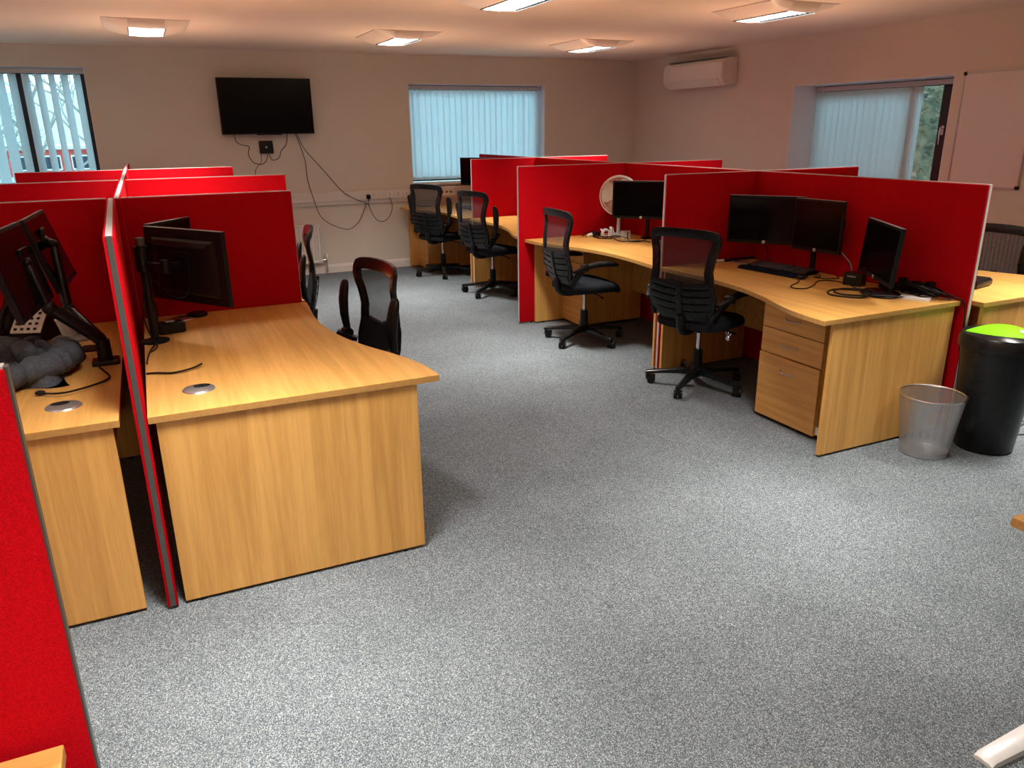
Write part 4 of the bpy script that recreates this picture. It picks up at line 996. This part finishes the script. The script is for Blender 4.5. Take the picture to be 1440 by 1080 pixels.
# ------------------------------------------------------------------ bins
bn = thing('swing_bin', 'black swing bin with lime green lid', 'bin', (3.812, 2.352, 0), R(-58))
MB().lathe([(0, 0), (.130, 0), (.138, .012), (.163, .30), (.184, .545), (.0, .545)], 44, cap=False).build('body', MT['blk2'], bn, smooth=True)
MB().lathe([(.181, .540), (.195, .545), (.197, .560), (.193, .595), (.182, .612), (.172, .610), (.172, .545)], 44).build('collar', MT['blk2'], bn, smooth=True)
m = MB(); rs = []; m2 = MB(); rs2 = []
for i in range(21):
    x = .168 * (i / 10 - 1); q = 1 - (x / .17) ** 2; hwid = .136 * q + .002; ho_ = math.sqrt(max(1e-5, .174 ** 2 - x * x)); z = .606 + .044 * q
    rs.append([(x, y * hwid, z - .022 * q * (y ** 2)) for y in (-1, -.7, -.35, 0, .35, .7, 1)] + [(x, y * hwid, z - .022 * q - .012) for y in (1, 0, -1)])
    for k_ in (-1, 1): pass
    rs2.append((x, hwid, max(ho_, hwid + .002), z - .022 * q))
m.rings(rs); ld_ = m.build('swing_flap', MT['green'], bn, smooth=True)
for sgn in (-1, 1): m2.rings([[(x, sgn * (a_ + .001), z - .001), (x, sgn * (a_ * .4 + b_ * .6), z * .5 + .612 * .5), (x, sgn * b_, .609), (x, sgn * b_, .585), (x, sgn * (a_ + .001), .585)] for x, a_, b_, z in rs2])
m2.build('lid_shoulder', MT['blk2'], bn, smooth=True)
st_ = MB().prism([(-.022, -.016), (.022, -.016), (.022, .016), (-.022, .016)], 0, .001).build('sticker', MT['paper'], ld_); st_.location = (.085, -.045, .637); st_.rotation_euler = (R(9), R(17), R(10))
wbk = thing('waste_basket', 'silver wire mesh waste basket', 'waste basket', (3.475, 2.440, 0))
rb, rt_, hb = .112, .153, .315
def rad(z): return rb + (rt_ - rb) * z / hb
m = MB(); n = 150
for i in range(n):
    a0 = 2 * PI * i / n; da = .0011 / .12
    m.add([(rad(z) * math.cos(a), rad(z) * math.sin(a), z) for z in (.02, hb - .004) for a in (a0 - da, a0 + da)], [(0, 1, 3, 2)])
for i in range(62):
    z = .022 + i * (hb - .03) / 62
    rs = [[(rad(q) * math.cos(2 * PI * k / 60), rad(q) * math.sin(2 * PI * k / 60), q) for k in range(60)] for q in (z, z + .0016)]
    m.rings(rs, cap=False)
wm = m.build('wire_mesh', MT['steelw'], wbk); wm['kind'] = 'stuff'
MB().tube([(rt_ * math.cos(q), rt_ * math.sin(q), hb) for q in [i * 2 * PI / 56 for i in range(56)]], .0045, 8, closed=True).build('rim', MT['chrome'], wbk, smooth=True)
MB().lathe([(0, .012), (rb - .004, .012), (rb - .001, .026), (rb + .003, .026), (rb + .003, .002), (rb - .004, 0), (0, 0.004)], 44, cap=False).build('base', MT['steelw'], wbk, smooth=True)
cable('floor_cable', 'grey lead looping on the carpet behind the bin', [(4.70, 2.62, .004), (4.55, 2.608, .004), (4.45, 2.60, .004), (4.35, 2.51, .004), (4.34, 2.46, .004), (4.15, 2.42, .004), (4.08, 2.40, .004), (4.16, 2.35, .004), (4.40, 2.36, .004), (4.7, 2.40, .004)], .0045, mat='dgrey')

# ------------------------------------------------------------------ outside the windows
gz = -3.2
tag(MB().box(-60, 60, YB + .6, 69.5, gz - .2, gz).build('car_park', MT['tarmac']), 'dark tarmac ground outside the windows', 'ground')
def house(name, label, x0, x1, y0, z1, rows, mat, cols, loc_roof=True):
    root = thing(name, label, 'building', ((x0 + x1) / 2, y0, gz)); L = root.location
    MB().box(x0 - L.x, x1 - L.x, 0, 8, 0, z1 - gz).build('wall', MT[mat], root)
    MB().box(x0 - L.x - .2, x1 - L.x + .2, -.25, 8.2, z1 - gz, z1 - gz + .10).build('roof', MT['stone'], root)
    MB().box(x0 - L.x, x1 - L.x, -.05, .0, .05 - gz, .22 - gz).build('string_course', MT['stone'], root)
    n = cols; s_ = (x1 - x0) / n
    for r_ in rows:
        for i in range(n):
            cx = x0 + (i + .5) * s_ - L.x
            f = MB().box(cx - s_ * .32, cx + s_ * .32, -.06, .02, r_ - gz, r_ - gz + .50).build('window', MT['white'], root)
            MB().box(cx - s_ * .28, cx + s_ * .28, -.08, -.055, r_ - gz + .05, r_ - gz + .45).build('pane', MT['frame'], f)
house('brick_building', 'low red brick building seen through the open blind', -9.5, 3.0, 32, 1.12, (.42, -.55, -1.7), 'brick', 14)
# pale hill and bare trees
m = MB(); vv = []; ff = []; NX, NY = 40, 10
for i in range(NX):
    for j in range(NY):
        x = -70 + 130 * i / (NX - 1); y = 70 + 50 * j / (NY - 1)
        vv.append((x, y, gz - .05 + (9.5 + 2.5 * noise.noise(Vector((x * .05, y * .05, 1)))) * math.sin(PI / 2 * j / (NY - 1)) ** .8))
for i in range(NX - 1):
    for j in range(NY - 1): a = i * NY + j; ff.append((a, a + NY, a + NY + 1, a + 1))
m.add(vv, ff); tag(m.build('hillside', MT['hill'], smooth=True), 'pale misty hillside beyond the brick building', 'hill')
def bare_tree(x, y, hgt, label):
    root = thing('bare_tree', label, 'tree', (x, y, gz + .04), 0, 'bare trees outside the open blind')
    MB().tube([(0, 0, 0), (.1, 0, hgt * .35), (0, .1, hgt * .6)], [.22, .16, .10], 8).build('trunk', MT['bark'], root)
    m = MB()
    def br(p, d, l_, r_, k):
        q = p + d * l_; m.tube([p, (p + q) / 2 + Vector((random.uniform(-.1, .1), 0, .05)), q], [r_, r_ * .8, r_ * .55], 4)
        if k:
            for _ in range(3):
                nd = (d + Vector((random.uniform(-.8, .8), random.uniform(-.5, .5), random.uniform(-.2, .5)))).normalized(); br(q, nd, l_ * .68, r_ * .55, k - 1)
    for i in range(5):
        a = i * 1.3; br(Vector((0, 0, hgt * (.3 + .07 * i))), Vector((math.cos(a), math.sin(a) * .6, .9)).normalized(), hgt * .2, .07, 3)
    m.build('branches', MT['bark'], root)
for i, (x, y, hh) in enumerate(((-5.5, 24, 8.5), (-2.8, 27, 9.2), (-8.5, 29, 9.8), (-.3, 23, 8.2))): bare_tree(x, y, hh, 'leafless tree behind the open blind of the left window')
# hedge beyond the right window
hg = thing('hedge', 'dense green hedge beyond the right wall window', 'hedge', (9.3, 5.5, -.2))
m = MB(); vv = []; ff = []; NA, NB = 30, 26
for i in range(NA):
    for j in range(NB):
        y = -4 + 9 * i / (NA - 1); z = 2.75 * j / (NB - 1)
        vv.append((.35 * noise.noise(Vector((y * 1.3, z * 1.3, 2))) + .12 * noise.noise(Vector((y * 5, z * 5, 4))) - .3, y, z))
for i in range(NA - 1):
    for j in range(NB - 1): a = i * NB + j; ff.append((a, a + 1, a + NB + 1, a + NB))
n0 = len(vv); vv += [(1.2, -4, 0), (1.2, 5, 0), (1.2, 5, 2.75), (1.2, -4, 2.75)]; ff.append((n0, n0 + 1, n0 + 2, n0 + 3))
m.add(vv, ff); m.build('foliage_mass', MT['hedge'], hg)
m = MB()
for i in range(7000):
    y = random.uniform(-4, 5); z = random.uniform(0, 2.75); c = Vector((-.30 + .35 * noise.noise(Vector((y * 1.3, z * 1.3, 2))) + random.uniform(-.10, .02), y, z))
    a = Vector((random.gauss(0, 1), random.gauss(0, 1), random.gauss(0, 1))).normalized(); b_ = a.orthogonal().normalized(); s_ = random.uniform(.03, .06)
    m.add([c - a * s_, c + b_ * s_ * .5, c + a * s_, c - b_ * s_ * .5], [(0, 1, 2, 3)])
lv = m.build('leaves', MT['hedge'], hg); lv['kind'] = 'stuff'
